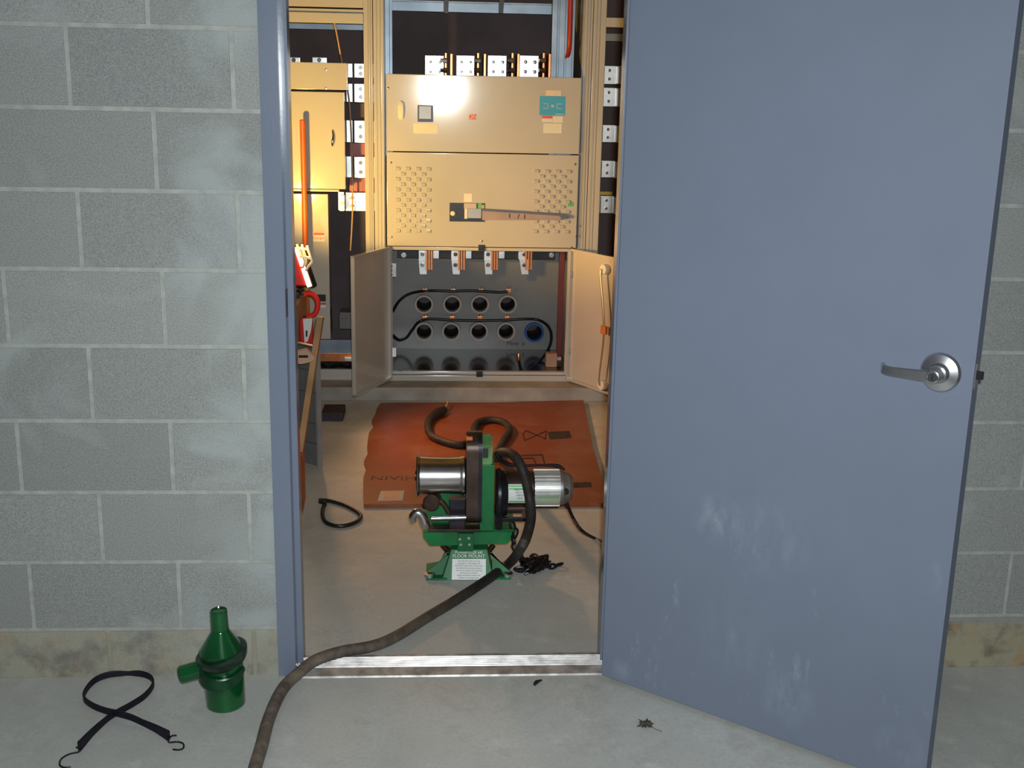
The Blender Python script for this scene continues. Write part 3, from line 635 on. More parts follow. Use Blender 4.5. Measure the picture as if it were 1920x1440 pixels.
# breaker enclosure
ye = 3.27
be = thing('breaker_enclosure', (-0.62, ye+.1, .42), 'tan breaker enclosure with upper cover, door and lower box in the left section', 'breaker enclosure')
def bx(px0, py0, px1, py1, y, dep, name, m_=None, par=None, xl=None, bev=.003):
    a = at(px0, py0, y=y); b = at(px1, py1, y=y); mb = MB(); mb.box(a.x if xl is None else xl, b.x, y, y+dep, b.z, a.z, bev); return mb.build(name, m_ or M['cab'], par)
bx(540, 116, 652, 169, ye, .05, 'upper_cover', par=be, xl=-1.2)
dd = bx(540, 171, 648, 355, ye, .05, 'breaker_door', par=be, xl=-1.2)
for x, y in ((611, 131), (611, 166)): mb = MB(); mb.lathe(at(x, y, y=ye), (0, -1, 0), [(0, .007), (.004, .006), (.005, 0)], 12); mb.build('screw', M['steel'], be)
a = at(624, 262, y=ye); mb = MB(); mb.tube([a+V(0, -.004, .05), a+V(.004, -.012, .02), a+V(0, -.016, -.01), a+V(-.002, -.006, -.03)], [.004, .006, .008, .006]); mb.build('door_latch', M['chrome'], dd)
bx(540, 354, 636, 360, ye-.006, .06, 'shelf_lip', par=be, xl=-1.2)
lbx = bx(545, 363, 620, 636, ye+.02, .12, 'lower_box', par=be, xl=-1.2)
def lab2(px0, py0, px1, py1, m_, par, y): return label(px0, py0, px1, py1, m_, par, y=y)
yq = ye+.02
lab2(587, 435, 609, 453, M['cream'], lbx, yq); lab2(588, 436, 608, 441, M['redl'], lbx, yq-.0012); lab2(592, 552, 611, 565, M['black'], lbx, yq); lab2(600, 570, 611, 577, M['wht'], lbx, yq); lab2(600, 568, 611, 571, M['redl'], lbx, yq)
c = at(598, 444, y=yq-.0016); text('lettering', 'Danger', .022, c+V(0, 0, -.006), (1, 0, 0), (0, 0, 1), M['redl'], lbx)
a = [at(x, y, y=yq-.001) for x, y in ((598, 418), (588, 433), (608, 433))]; mb = MB(); mb.prism(a, (0, .0012, 0)); mb.build('warning_triangle', mat('peach_decal', (0.66, 0.52, 0.40), .5), lbx)
# silver bars with bolts in the left section
yu = 3.46
rows = [(119, 146, 664, 0), (157, 192, 664, 1), (226, 268, 664, 2), (294, 334, 664, 3), (361, 396, 648, 4)]
labs = ['topmost short silver bar beside the tan enclosure, two bolts', 'second bar from the top beside the tan enclosure', 'third bar from the top beside the tan enclosure', 'fourth bar from the top, glaring beside the tan enclosure', 'lowest and widest glaring bar beside the tan enclosure']
for (p0, p1, x0p, i) in rows:
    a = at(x0p, p0, y=yu); b = at(696, p1, y=yu)
    t = thing('busbar', ((a.x+b.x)/2, yu, b.z), labs[i], 'busbar', 'silver bars in the left section')
    mb = MB(); mb.box(a.x, -.352, yu, yu+.012, b.z, a.z, .0015); mb.build('bar', M['plate'], t)
    mb = MB(); mb.box(a.x-.045, a.x-.012, yu+.03, yu+.04, b.z, a.z, .0015); mb.build('rear_bar', M['plate'], t)
    for v in (.28, .72): mb = MB(); mb.lathe(V(a.x+.035, yu, a.z+(b.z-a.z)*v), (0, -1, 0), [(0, .012), (.004, .012), (.004, .009), (.012, .0085), (.012, 0)], 6); mb.build('bolt', M['chrome'], t)
for k, (p0, p1) in enumerate(((193, 226), (268, 294), (334, 361))):
    a = at(655, p0, y=yu+.05); b = at(696, p1, y=yu+.05); mb = MB(); mb.box(a.x, -.352, yu+.05, yu+.09, b.z, a.z, .002)
    tag(mb.build('insulator_block', mat('lamplit_red_insulator', (0.45, 0.05, 0.035), .35) if k else M['dark']), ['dark insulator below the second bar of the left section', 'red insulator below the third bar of the left section', 'red insulator above the lowest bar of the left section'][k], 'insulator', 'insulators between the bars')  # brighter red has the lamp's light put into the insulator colour
mb = MB(); mb.tube([at(626, 40, y=3.30), at(631, 62, y=3.32), at(637, 95, y=3.34), at(641, 116, y=3.36), at(652, 170, y=3.40), at(657, 220, y=3.42), at(660, 300, y=3.42), at(661, 380, y=3.42), at(660, 420, y=3.42), at(657, 470, y=3.43)], .0048)
tag(mb.build('hanging_wire', M['cordtan']), 'thin tan wire hanging down inside the left section', 'wire')
a = at(636, 366, y=3.36); b = at(646, 396, y=3.36); t = thing('terminal_lug', (a.x, 3.36, b.z), 'small silver lug right under the tan enclosure door', 'lug')
mb = MB(); mb.box(a.x, b.x, 3.36, 3.40, b.z, a.z, .003); mb.build('body', M['plate'], t); mb = MB(); mb.lathe(V((a.x+b.x)/2, 3.36, (a.z+b.z)/2), (0, -1, 0), [(0, .012), (.012, .010), (.012, 0)], 6); mb.build('bolt', M['chrome'], t)
# shiny block tops above the cover
for (p0, p1, lab) in ((540, 563, 'bright terminal above the tan enclosure, left of the two'), (585, 613, 'bright terminal above the tan enclosure, right of the two')):
    a = at(p0, 107, y=3.40); b = at(p1, 118, y=3.40); t = thing('terminal', ((a.x+b.x)/2, 3.42, b.z-.03), lab, 'terminal', 'terminals above the enclosure')
    mb = MB(); mb.box(a.x, b.x, 3.40, 3.46, b.z-.03, a.z, .003); mb.build('block', M['plate'], t); mb = MB(); mb.cyl(V((a.x+b.x)/2, 3.398, a.z-.015), V((a.x+b.x)/2, 3.385, a.z-.015), .012, seg=12); mb.build('bolt', M['chrome'], t)
# copper ground bar and small box low in the left section
a = at(596, 663, y=YC+.02); b = at(661, 679, y=YC+.02); t = thing('ground_bar', (-.6, YC+.02, b.z), 'bolted copper ground bar low in the left section', 'busbar')
mb = MB(); mb.box(-1.2, b.x+.01, YC+.032, YC+.045, b.z, a.z, .0015); mb.build('bar', M['copper'], t)
for px in (612, 640): p = at(px, 670, y=YC+.03); mb = MB(); mb.lathe(p, (0, -1, 0), [(0, .007), (.006, .006), (.006, 0)], 6); mb.build('bolt', M['steel'], t)
p = at(656, 674, y=YC+.02); mb = MB(); mb.obox(p, (.03, 0, -.001), (0, .005, 0), (0, 0, .011), .002); mb.build('lug', M['plate'], t)
a = at(600, 637, y=3.42); b = at(655, 660, y=3.42); mb = MB(); mb.box(-1.2, b.x+.03, 3.42, 3.44, b.z-.02, a.z); tag(mb.build('kick_plate', M['blueg']), 'grey-blue plate behind the copper ground bar', 'plate')
a = at(636, 586, y=3.40); b = at(662, 617, y=3.40); t = thing('junction_box', ((a.x+b.x)/2, 3.45, b.z), 'small grey box with bright screws right of the lower tan box', 'junction box')
mb = MB(); mb.box(a.x, b.x+.02, 3.40, 3.55, b.z, a.z, .003); mb.build('body', M['grey'], t)
for px, py in ((638, 597), (644, 597), (633, 588)): p = at(px+4, py, y=3.40); mb = MB(); mb.lathe(p, (0, -1, 0), [(0, .005), (.004, .004), (.004, 0)], 8); mb.build('screw', M['chrome'], t)
p0 = at(560, 684, y=3.30); p1 = at(655, 688, y=3.30); mb = MB(); mb.tube([p0, at(600, 682, y=3.33), at(615, 688, y=3.30), at(635, 683, y=3.34), p1], .012); tag(mb.build('bundled_cable', M['wirec']), 'dark cable lying under the copper ground bar', 'cable')

# ================================================================== RIGHT SECTION
rg = thing('switchgear_section', (1.35, 3.55, ZP), 'right beige switchgear section, uncovered, partly hidden by the open room door', 'switchgear cabinet', 'switchgear sections in a row')
XRR = 1.86
post(.803, .870, rg, (.28, .55)); post(XRR-.05, XRR, rg)
zr = [at(1150, p, y=YC).z for p in (33, 51)]
mb = MB(); mb.box(.870, XRR-.05, YC-.004, YC+.03, zr[1], zr[0], .004); mb.build('top_rail', M['cab'], rg)
a = at(1124, 60, y=YC+.03); mb = MB(); mb.box(.872, a.x+.004, YC+.012, YC+.04, .9, zr[1], .002); mb.build('trim_angle', M['cabin'], rg)
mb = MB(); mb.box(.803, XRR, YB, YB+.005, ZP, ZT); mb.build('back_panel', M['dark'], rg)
mb = MB(); mb.box(XRR-.004, XRR, YC+.05, YB, ZP, ZT); mb.build('side_panel', M['cabin'], rg)
mb = MB(); mb.box(.87, XRR-.05, YC, YC+.03, ZP, ZP+.05, .003); mb.build('sill', M['cab'], rg)
a = at(1123, 66, y=3.6); mb = MB(); mb.box(.86, XRR-.05, 3.6, 3.63, a.z-.03, a.z+.01, .002); mb.build('inner_rail', M['cab'], rg)
labs = ['topmost silver bar of the right section', 'second silver bar from the top of the right section, bright ends', 'third silver bar from the top of the right section', 'fourth silver bar from the top of the right section', 'lowest silver bar of the right section']
for i, (p0, p1) in enumerate(((123, 158), (164, 200), (234, 267), (301, 333), (367, 400))):
    yy = 3.45; dx = -i*1.6; a = at(1119+dx, p0, y=yy); b = at(1157+dx, p1, y=yy)
    t = thing('busbar', ((a.x+b.x)/2, yy, b.z), labs[i], 'busbar', 'silver bars in the right section')
    mb = MB(); mb.box(a.x, b.x, yy, yy+.012, b.z, a.z, .0015); mb.build('bar', M['plate'], t)
    mb = MB(); mb.box(a.x+.008, a.x+.042, yy-.03, yy-.001, b.z, a.z, .008); mb.build('splice_bar', M['plate'], t)
    mb = MB(); mb.box(b.x-.010, b.x+.018, yy-.05, yy-.001, b.z, a.z, .006); mb.build('splice_bar', M['plate'], t)
    for v in (.25, .72):
        mb = MB(); mb.lathe(V(b.x-.045, yy, a.z+(b.z-a.z)*v), (0, -1, 0), [(0, .010), (.010, .009), (.010, 0)], 6); mb.build('bolt', M['chrome'], t)
        mb = MB(); mb.lathe(V(a.x-.002, yy-.004, a.z+(b.z-a.z)*v), (0, -1, 0), [(0, .010), (.012, .009), (.012, 0)], 6); mb.build('bolt', M['chrome'], t)
a = at(1112, 359, y=3.42); b = at(1148, 366, y=3.42); mb = MB(); mb.box(a.x, b.x, 3.42, 3.44, b.z, a.z, .001); tag(mb.build('marker_strip', mat('yellow_tape', (.72, .50, .04), .5)), 'yellow strip just above the lowest bar of the right section', 'marker strip')
a = at(1070, 0, y=3.27); b = at(1069, 62, y=3.27); mb = MB(); mb.tube([a+V(0, 0, .12), a, b-V(0, -.02, .06), b-V(0, -.12, .12)], .013); mb.build('red_cable', mat('red_wire', (.45, .03, .02), .4), gear, label='red cable')

# ================================================================== PLYWOOD AND ITS PRINT
zt = .018
c4 = [at(x, y, z=zt) for x, y in ((682, 945), (1142, 943), (1094, 750), (714, 755))]
# ragged left edge
edge = []
for k in range(1, 14):
    f = k/14; p = c4[3].lerp(c4[0], f); edge.append(p+V(random.uniform(-.016, .012)-.03*math.sin(f*3.1), 0, 0))
pl = [c4[0], c4[1]]+[c4[1].lerp(c4[2], .5)+V(-.01, 0, 0)]+[c4[2], c4[2].lerp(c4[3], .4)+V(0, -.02, 0), c4[3]]+edge
pc = V(sum(p.x for p in pl)/len(pl), sum(p.y for p in pl)/len(pl), 0)
mb = MB(); mb.prism(pl, (0, 0, -zt+.0005)); ply = mb.build('plywood_sheet', M['ply'], loc=pc, smooth=False)
tag(ply, 'orange-brown plywood sheet with black printing lying on the floor', 'plywood sheet')
def mark(pts, name='printed_mark', m_=None, t=.0006): mb = MB(); mb.prism([at(x, y, z=zt) for x, y in pts], (0, 0, t)); return mb.build(name, m_ or inkp, ply, smooth=False)
inkp = mat('print_ink', (0.035, 0.022, 0.022), .7, var=.6, scale=40)
mark([(1027, 810), (1068, 808), (1072, 821), (1031, 824)])
def stroke(a, b, w_=2.2):
    (x0, y0), (x1, y1) = a, b; dx, dy = x1-x0, y1-y0; l = math.hypot(dx, dy); nx, ny = -dy/l*w_/2, dx/l*w_/2
    return [(x0+nx, y0+ny), (x1+nx, y1+ny), (x1-nx, y1-ny), (x0-nx, y0-ny)]
for s_ in (((985, 807), (1023, 823)), ((1025, 808), (984, 826)), ((981, 813), (984, 826)), ((1025, 808), (1022, 824)), ((985, 808), (980, 814))): mark(stroke(*s_))
for s_ in (((960, 855), (1018, 853)), ((972, 860), (1000, 859)), ((1001, 859), (1004, 869)), ((1017, 854), (1021, 869)), ((972, 860), (974, 869))): mark(stroke(*s_, 3))
mark([(1073, 905), (1108, 904), (1110, 913), (1075, 915)])
c = at(738, 897, z=zt); d = (at(780, 897, z=zt)-c); text('printed_lettering', 'NIVIH', .078, c+UP*.0003, d, (0, 1, 0), inkp, ply, squeeze=1.0)
mb = MB(); mb.prism([at(x, y, z=zt) for x, y in ((708, 939), (755, 938), (758, 920), (714, 921))], (0, 0, .001)); mb.build('silver_sticker', M['silvert'], ply, smooth=False)
mb = MB(); mb.prism([at(x, y, z=zt+.001) for x, y in ((718, 938), (746, 937), (749, 921), (722, 921))], (0, 0, .0006)); mb.build('paper_label', M['pinkw'], ply, smooth=False)

# ================================================================== CABLE PULLER
yp = .72
pu = thing('cable_puller', (at(878, 1090, z=0).x, yp, 0), 'green motorised cable puller with steel capstan standing on its floor mount', 'cable puller')
y0 = at(878, 1088, z=0).y                      # front foot line
def q(px, py, y): return at(px, py, y=y)
# floor mount: sloping front face with print, flared side plates
fm = MB()
fb = [at(828, 1088, z=0), at(926, 1089, z=0)]; ftp = [q(846, 1030, y0+.045), q(914, 1030, y0+.045)]
fm.hexa([fb[0], fb[1], fb[1]+V(0, .20, 0), fb[0]+V(0, .20, 0), ftp[0], ftp[1], ftp[1]+V(0, .11, 0), ftp[0]+V(0, .11, 0)], .004)
mount = fm.build('floor_mount', M['green'], pu, label='green pyramid-shaped floor mount')
for s, foot, tp, inn in ((-1, (799, 1084), (843, 1038), (838, 1070)), (1, (958, 1087), (919, 1038), (922, 1070))):
    f_ = at(*foot, z=.0); f_.y = y0+.03; t_ = q(*tp, y0+.06); n_ = q(inn[0], 1088, y0+.06); n_.z = 0
    wgm = MB(); wgm.prism([f_, f_+UP*.018, t_, V(n_.x, t_.y, t_.z), V(n_.x, f_.y, 0)], (0, .008, 0), .001)
    wgm.hexa([f_+V(0, -.03, 0), f_+V(0, .10, 0), V(n_.x, y0+.16, 0), V(n_.x, y0, 0), f_+V(0, -.03, .008), f_+V(0, .10, .008), V(n_.x, y0+.16, .008), V(n_.x, y0, .008)])
    wgm.build('side_plate', M['green'], pu)
    wgm = MB(); wgm.ring(f_+V(-s*.012, -.010, .008), UP, .008, .020, .010, 20); wgm.build('anchor_eye', M['steel'], pu)
# label plate on the mount face
nrm = (fb[1]-fb[0]).cross(ftp[0]-fb[0]).normalized(); nrm = -nrm if nrm.y > 0 else nrm; ur = (fb[1]-fb[0]).normalized(); uu = nrm.cross(ur)*-1; uu = uu if uu.z > 0 else -uu
def fpt(px, py): d = ray(px, py); t = (fb[0]+nrm*.0008-CAM).dot(nrm)/d.dot(nrm); return CAM+d*t
p0, p1, p2, p3 = [fpt(x, y) for x, y in ((847, 1087), (911, 1087), (911, 1048), (848, 1048))]
mb = MB(); mb.prism([p0, p1, p2, p3], nrm*.0008); pl_ = mb.build('instruction_plate', M['wht'], mount, smooth=False)
cc = (p0+p1+p2+p3)/4+nrm*.0012; hh = (p3-p0).length; ww = (p1-p0).length
text('heading', 'FLOOR MOUNT', .0165, fpt(879, 1043), ur, uu, M['wht'], mount, squeeze=.95)
text('heading', 'POWERPULLER 640', .0135, fpt(879, 1036), ur, uu, M['wht'], mount, squeeze=.82)
lines = ['Use only with cable and rope', 'assembly for cable pulling only', 'CAUTION: Keep clear of rope under', 'load. Read the instructions before', 'use. Do not exceed the rated load', 'of the anchors and floor.', 'Inspect all fasteners before use.', 'Replace any damaged parts.']
for i, s_ in enumerate(lines): text('small_print', s_, .0078, cc+uu*(hh*.40-i*hh*.115), ur, uu, M['ink'], pl_, squeeze=.82)
# neck and bolts between mount and carriage
mb = MB(); a = q(858, 1024, y0+.02); b = q(888, 996, y0+.02); mb.box(a.x, b.x, y0-.005, y0+.02, a.z-.01, b.z, .003); nk = mb.build('clamp_block', M['green'], pu)
for px, py in ((862, 1010), (864, 1020), (879, 1008), (880, 1020)): p = q(px, py, y0-.005); mb = MB(); mb.lathe(p, (0, -1, 0), [(0, .006), (.006, .005), (.006, 0)], 6); mb.build('bolt', M['steel'], nk)
for s, (x0p, y0p, x1p, y1p) in ((-1, (830, 1022, 846, 1040)), (1, (925, 1022, 912, 1040))):
    mb = MB(); mb.tube([q(x0p, y0p, y0+.10), q(x1p, y1p, y0+.10)], .010); mb.build('tie_bolt', M['rust'], pu)
# carriage tray
yc0 = y0+.015; pts = [(793, 996), (967, 993), (966, 1003), (952, 1020), (806, 1024), (794, 1008)]
mb = MB(); P_ = [q(x, y, yc0) for x, y in pts]; mb.prism(P_, (0, .006, 0), .0015); zt_c = P_[0].z
mb.box(P_[0].x, P_[1].x, yc0, yc0+.20, zt_c-.006, zt_c+.002, .001); mb.prism([p+V(0, .194, 0) for p in P_], (0, .006, 0), .0015)
carr = mb.build('carriage', M['green'], pu, label='green carriage tray')
ztop = zt_c+.002
def xp(px, y=yp): return q(px, 930, y).x
def zp_(py, y=yp): return q(880, py, y).z
# upright and gear housing
mb = MB(); mb.box(xp(900, yp-.05), xp(927, yp-.05), yp-.05, yp+.05, ztop, zp_(872, yp-.05), .004); mb.build('upright', M['green'], pu)
mb = MB(); x0, x1 = xp(899, yp-.05), xp(922, yp-.05); zt1, zt0 = zp_(822, yp-.05), zp_(872, yp-.05)
mb.prism([(x0, yp-.05, zt0), (x0, yp+.05, zt0), (x0, yp+.045, zt1-.03), (x0, yp+.015, zt1), (x0, yp-.015, zt1), (x0, yp-.045, zt1-.03)], (x1-x0, 0, 0), .004); uh = mb.build('upright_head', M['olive'], pu, label='worn light green head of the upright')
mb = MB(); p = q(911, 850, yp-.052); mb.box(p.x-.010, p.x+.008, p.y-.003, p.y, p.z-.016, p.z+.018, .001); mb.build('decal', M['ink'], uh)
gh = MB(); xa, xb = xp(874, yp-.05), xp(898, yp-.05)
def gprof(x, wdt):   # long pear-shaped gear case seen edge-on
    zc0, zc1 = zp_(965, yp-.05), zp_(846, yp-.05); pr = []
    for k in range(13): a_ = math.pi*k/12; pr.append((x, yp+math.cos(a_)*.062, zc1+math.sin(a_)*.055))
    for k in range(13): a_ = math.pi+math.pi*k/12; pr.append((x, yp+math.cos(a_)*.075, zc0+math.sin(a_)*.04))
    return pr
gh.prism(gprof(xa, 0), (xb-xa, 0, 0), .004); ghm = gh.build('gear_case', M['rust'], pu, label='oily brown gear case')
mb = MB(); mb.prism([(xb-.004, y_*1.0, z_) for (_, y_, z_) in gprof(0, 0)], (.014, 0, 0), .001); mb.build('case_cover', M['grime'], ghm)
p = q(880, 821, yp-.03); mb = MB(); mb.box(p.x-.011, p.x+.011, yp-.045, yp-.02, p.z-.006, p.z+.006, .002); mb.build('filler_plug', M['orange'], ghm, label='small orange plug on top')
# capstan
ca = q(781, 891, yp); cb = q(868, 891, yp); L_ = cb.x-ca.x; r_ = (zp_(855)-zp_(928))/2*.93
cz = (zp_(855)+zp_(928))/2
cp = MB(); cp.lathe(V(ca.x, yp, cz), (1, 0, 0), [(0, 0), (0, r_*1.04), (.003, r_*1.10), (.007, r_*1.08), (.012, r_*1.0), (L_*.3, r_*.955), (L_*.7, r_*.94), (L_*.93, r_*.97), (L_*.955, r_*1.0), (L_, r_*1.02), (L_+.004, r_*1.02), (L_+.004, 0)], 64)
cp.build('capstan', mat('polished_capstan_steel', (.42, .40, .39), .27, 1, .25, 9), pu)
mb = MB(); mb.cyl(V(ca.x-.004, yp, cz), V(cb.x+.012, yp, cz), .018); mb.lathe(V(cb.x+.002, yp, cz), (1, 0, 0), [(0, r_*.9), (.006, r_*1.0), (.012, r_*.8), (.012, 0)], 48); mb.build('capstan_shaft', M['grime'], pu)
# dark gearbox disc, motor
dz = (zp_(880)+zp_(985))/2; dr_ = (zp_(880)-zp_(985))/2; x0, x1 = xp(929), xp(950)
mb = MB(); mb.lathe(V(x0, yp, dz+.015), (1, 0, 0), [(0, 0), (0, dr_*.82), (.006, dr_*.86), (.016, dr_*.86), (.020, dr_*.8), (x1-x0, dr_*.74), (x1-x0, 0)], 48); mb.prism([(x0+.001, yp-.05, ztop), (x0+.001, yp+.05, ztop), (x0+.001, yp+.075, dz), (x0+.001, yp-.075, dz)], (.022, 0, 0), .003); mb.build('gearbox', M['grime'], pu)
mz = (zp_(881)+zp_(948))/2; mr = (zp_(881)-zp_(948))/2*.97; x2, x3, x4 = xp(950), xp(1000), xp(1048); x5 = xp(1072)
mb = MB(); mb.lathe(V(x2-.004, yp, mz), (1, 0, 0), [(0, 0), (0, mr*.98), (x3-x2, mr*.94), (x3-x2+.004, mr*.8), (x3-x2+.006, 0)], 48); mot = mb.build('motor', M['rust'], pu, label='brown motor barrel')
mb = MB(); mb.lathe(V(x3, yp, mz), (1, 0, 0), [(0, 0), (0, mr*.92), (x4-x3, mr*.92), (x4-x3, 0)], 40)
for k in range(26):
    a_ = 2*math.pi*k/26+.08; 
    if 3.35 < (a_ % (2*math.pi)) < 4.0: continue
    n_ = V(0, math.cos(a_), math.sin(a_)); tg = V(0, -n_.z, n_.y); mb.obox(V((x3+x4)/2, yp, mz)+n_*mr*.96, V((x4-x3)/2, 0, 0), tg*mr*.05, n_*mr*.07, .001)
mb.build('finned_casing', mat('motor_aluminium', (.55, .55, .53), .40, .6, .15, 20), mot)
def band(x0, x1, a0, a1, rr, name, m_, par):
    mb = MB(); n = 8; inner = [V(x0, yp+math.cos(a0+(a1-a0)*k/n)*rr, mz+math.sin(a0+(a1-a0)*k/n)*rr) for k in range(n+1)]; outer = [V(x0, yp+math.cos(a0+(a1-a0)*k/n)*(rr+.0012), mz+math.sin(a0+(a1-a0)*k/n)*(rr+.0012)) for k in range(n, -1, -1)]
    mb.prism(inner+outer, (x1-x0, 0, 0)); return mb.build(name, m_, par)
band(x3+.003, x4-.003, 3.30, 4.05, mr*.985, 'nameplate', mat('worn_nameplate', (.52, .52, .44), .4, .2), mot)
band(x3+.007, x4-.007, 3.32, 3.40, mr*1.01, 'nameplate_stripe', M['green_l'], mot)
lb_ = band(x2+.002, x3-.012, 2.62, 3.75, mr*.995, 'motor_label', M['wht'], mot)
for a0 in (2.68, 2.82, 3.58): band(x2+.003, x3-.013, a0, a0+.09, mr*1.018, 'label_stripe', M['green_l'], mot)
c = V((x2+x3-.01)/2, yp-mr*1.03, mz+.004)
for i, s_ in enumerate(('CABLE PULLER', 'VOLTS 120', 'AMPS 20', 'HZ 60')): text('label_print', s_, .0095, c+UP*(.012-i*.0105), (1, 0, 0), (0, 0, 1), M['ink'], mot, depth=.0003, squeeze=.7)
mb = MB(); mb.lathe(V(x4, yp, mz), (1, 0, 0), [(0, 0), (0, mr*.90), (.008, mr*.93), (x5-x4-.012, mr*.80), (x5-x4, mr*.6), (x5-x4, 0)], 40)
mb.build('motor_end_cap', mat('cast_end_cap', (.32, .31, .31), .4, .7, .2, 20), mot)
p = q(1060, 922, yp-mr*.85); mb = MB(); mb.lathe(p+V(0, .02, 0), (0, -1, 0), [(0, .0125), (.020, .0125), (.023, .010), (.023, 0)], 24); mb.build('brush_cap', M['black'], mot)
# motor cradle
mb = MB(); za = zp_(967); mb.box(xp(928), xp(992), yp-.05, yp-.035, za-.004, za+.010, .002); mb.box(xp(984), xp(992), yp-.05, yp-.035, za, mz-mr*.8, .002); mb.box(xp(928), xp(992), yp+.03, yp+.045, za-.004, za+.010, .002); mb.box(xp(980), xp(990), yp-.05, yp+.045, za-.002, za+.008, .001); mb.build('motor_cradle', M['grime'], pu)
# green side arm, roller, rod, hook at the left
mb = MB(); a = q(806, 930, yp+.05); b = q(872, 975, yp+.05)
mb.prism([q(x, y, yp+.03) for x, y in ((806, 930), (874, 921), (874, 985), (812, 985), (800, 960))], (0, .02, 0), .002); mb.build('side_arm', M['green'], pu)
mb = MB(); mb.box(xp(842), xp(873), yp-.02, yp+.02, zp_(985), zp_(932), .004); mb.build('bearing_block', M['grime'], pu)
p = q(808, 944, yp-.045); mb = MB(); mb.lathe(p, (0.25, 1, 0), [(0, 0), (0, .012), (.001, .024), (.006, .030), (.016, .029), (.05, .026), (.05, 0)], 32); ro = mb.build('rope_roller', M['rust'], pu, label='dark brown rope roller')
mb = MB(); mb.tube([q(818, 934, yp-.03), q(832, 945, yp-.03), q(842, 962, yp-.03)], [.009, .010, .009]); mb.build('roller_arm', M['rust'], ro)
mb = MB(); mb.cyl(q(808, 972, yp-.055), q(876, 970, yp-.055), .0085, ch=.001); mb.build('tie_rod', M['steel'], pu)
mb = MB(); mb.box(xp(803), xp(900), yp-.065, yp-.015, ztop, ztop+.010, .002); mb.build('guide_plate', M['rust'], pu)
mb = MB(); mb.tube([q(776, 979, yp-.06), q(774, 968, yp-.06), q(783, 961, yp-.06), q(792, 968, yp-.06), q(797, 982, yp-.06), q(800, 990, yp-.06)], [.009, .013, .015, .016, .016, .012]); mb.build('anchor_hook', M['steel'], pu, label='bare steel hook')
# power cord
mb = MB(); mb.tube([V(x5-.02, yp-.01, mz-mr*.6), q(1064, 946, yp-.01), q(1074, 970, yp), q(1090, 994, .66), at(1112, 1008, z=.008), at(1136, 1018, z=.006), at(1160, 1022, z=.006), at(1200, 1005, z=.006)], .0058); mb.build('power_cord', M['rubber'], pu)

# chain hanging from the carriage and heaped beside it
def chain(pts, step=.021, rr=.0042, name='link_run'):
    P_ = [Vector(p) for p in pts]; S = []
    for a, b in zip(P_, P_[1:]):
        n = max(1, int((b-a).length/step))
        for k in range(n): S.append((a.lerp(b, k/n), (b-a).normalized()))
    mb = MB()
    for i, (p, d) in enumerate(S):
        sd = d.orthogonal().normalized(); sd = Matrix.Rotation((i % 2)*math.pi/2+random.uniform(-.25, .25), 3, d) @ sd
        ring_ = [p+d*math.cos(a_)*.0155+sd*math.sin(a_)*.0095+(d*.002 if math.cos(a_) > 0 else -d*.002) for a_ in [2*math.pi*k/8 for k in range(9)]]
        mb.tube(ring_, rr, seg=6, smooth=1)
    return mb
cpts = [q(961, 986, y0+.03), q(966, 1000, y0+.01), q(963, 1012, y0+.0), q(966, 1028, y0-.01), q(974, 1040, y0-.02), at(982, 1056, z=.012), at(972, 1069, z=.010), at(990, 1073, z=.010), at(1006, 1060, z=.012), at(992, 1056, z=.028), at(1004, 1050, z=.028), at(1024, 1046, z=.012), at(1026, 1056, z=.012), at(1000, 1070, z=.022), at(1012, 1064, z=.010), at(1035, 1062, z=.009), at(1060, 1056, z=.009)]
mb = chain(cpts)
m2 = chain([at(985, 1052, z=.03), at(975, 1066, z=.03), at(992, 1066, z=.03), at(1005, 1057, z=.03), at(990, 1050, z=.035), at(1002, 1044, z=.02), at(1018, 1052, z=.02), at(1006, 1066, z=.012), at(990, 1062, z=.012), at(980, 1072, z=.012)])
me_ = bpy.data.meshes.new('t'); m2.bm.to_mesh(me_); mb.bm.from_mesh(me_); bpy.data.meshes.remove(me_); m2.bm.free()
tag(mb.build('steel_chain', M['grime']), 'oily dark chain hanging from the puller and heaped on the floor', 'chain')
mb = MB(); mb.obox(at(1010, 1048, z=.022), (at(1028, 1044, z=.022)-at(992, 1052, z=.022))/2, (0, .008, .003), (0, 0, .006), .002); tag(mb.build('chain_hook', M['grime']), 'flat dark steel catch lying on the chain heap', 'catch')

# ================================================================== THICK HOSE
R = .0172
hp = [at(462, 1500, z=R), at(478, 1440, z=R), at(490, 1400, z=R), at(505, 1345, z=R), at(530, 1292, z=R), at(560, 1262, z=R+.006), at(592, 1238, z=R+.012), at(640, 1222, z=R+.012), at(700, 1211, z=R+.004), at(745, 1192, z=R), at(800, 1158, z=R), at(860, 1122, z=R), at(915, 1086, z=R), at(955, 1056, z=R+.006),
      q(978, 1026, .50), q(990, 998, .55), q(996, 965, .60), q(993, 935, .635), q(987, 905, .64), q(978, 876, .65), q(963, 854, .70), q(945, 848, .78), q(935, 852, .95), q(930, 860, 1.35),
      at(932, 850, z=R+.02), at(944, 826, z=R+.018), at(955, 806, z=R+.018), at(945, 792, z=R+.018), at(922, 787, z=R+.018), at(900, 790, z=R+.018), at(890, 800, z=R+.018), at(888, 818, z=R+.018), at(878, 830, z=R+.018), at(858, 834, z=R+.018), at(830, 827, z=R+.018), at(808, 816, z=R+.018), at(802, 798, z=R+.018), at(808, 784, z=R+.018), at(822, 774, z=R+.022), at(833, 768, z=R+.022)]
mb = MB(); rr_ = [R]*(len(hp)-4)+[R*1.05, R*1.25, R*1.5, R*1.1]; mb.tube(hp, rr_, seg=14, smooth=6)
hose = mb.build('pulling_hose', M['rope']); tag(hose, 'thick dark hose running through the doorway, over the puller and looping on the plywood', 'hose')
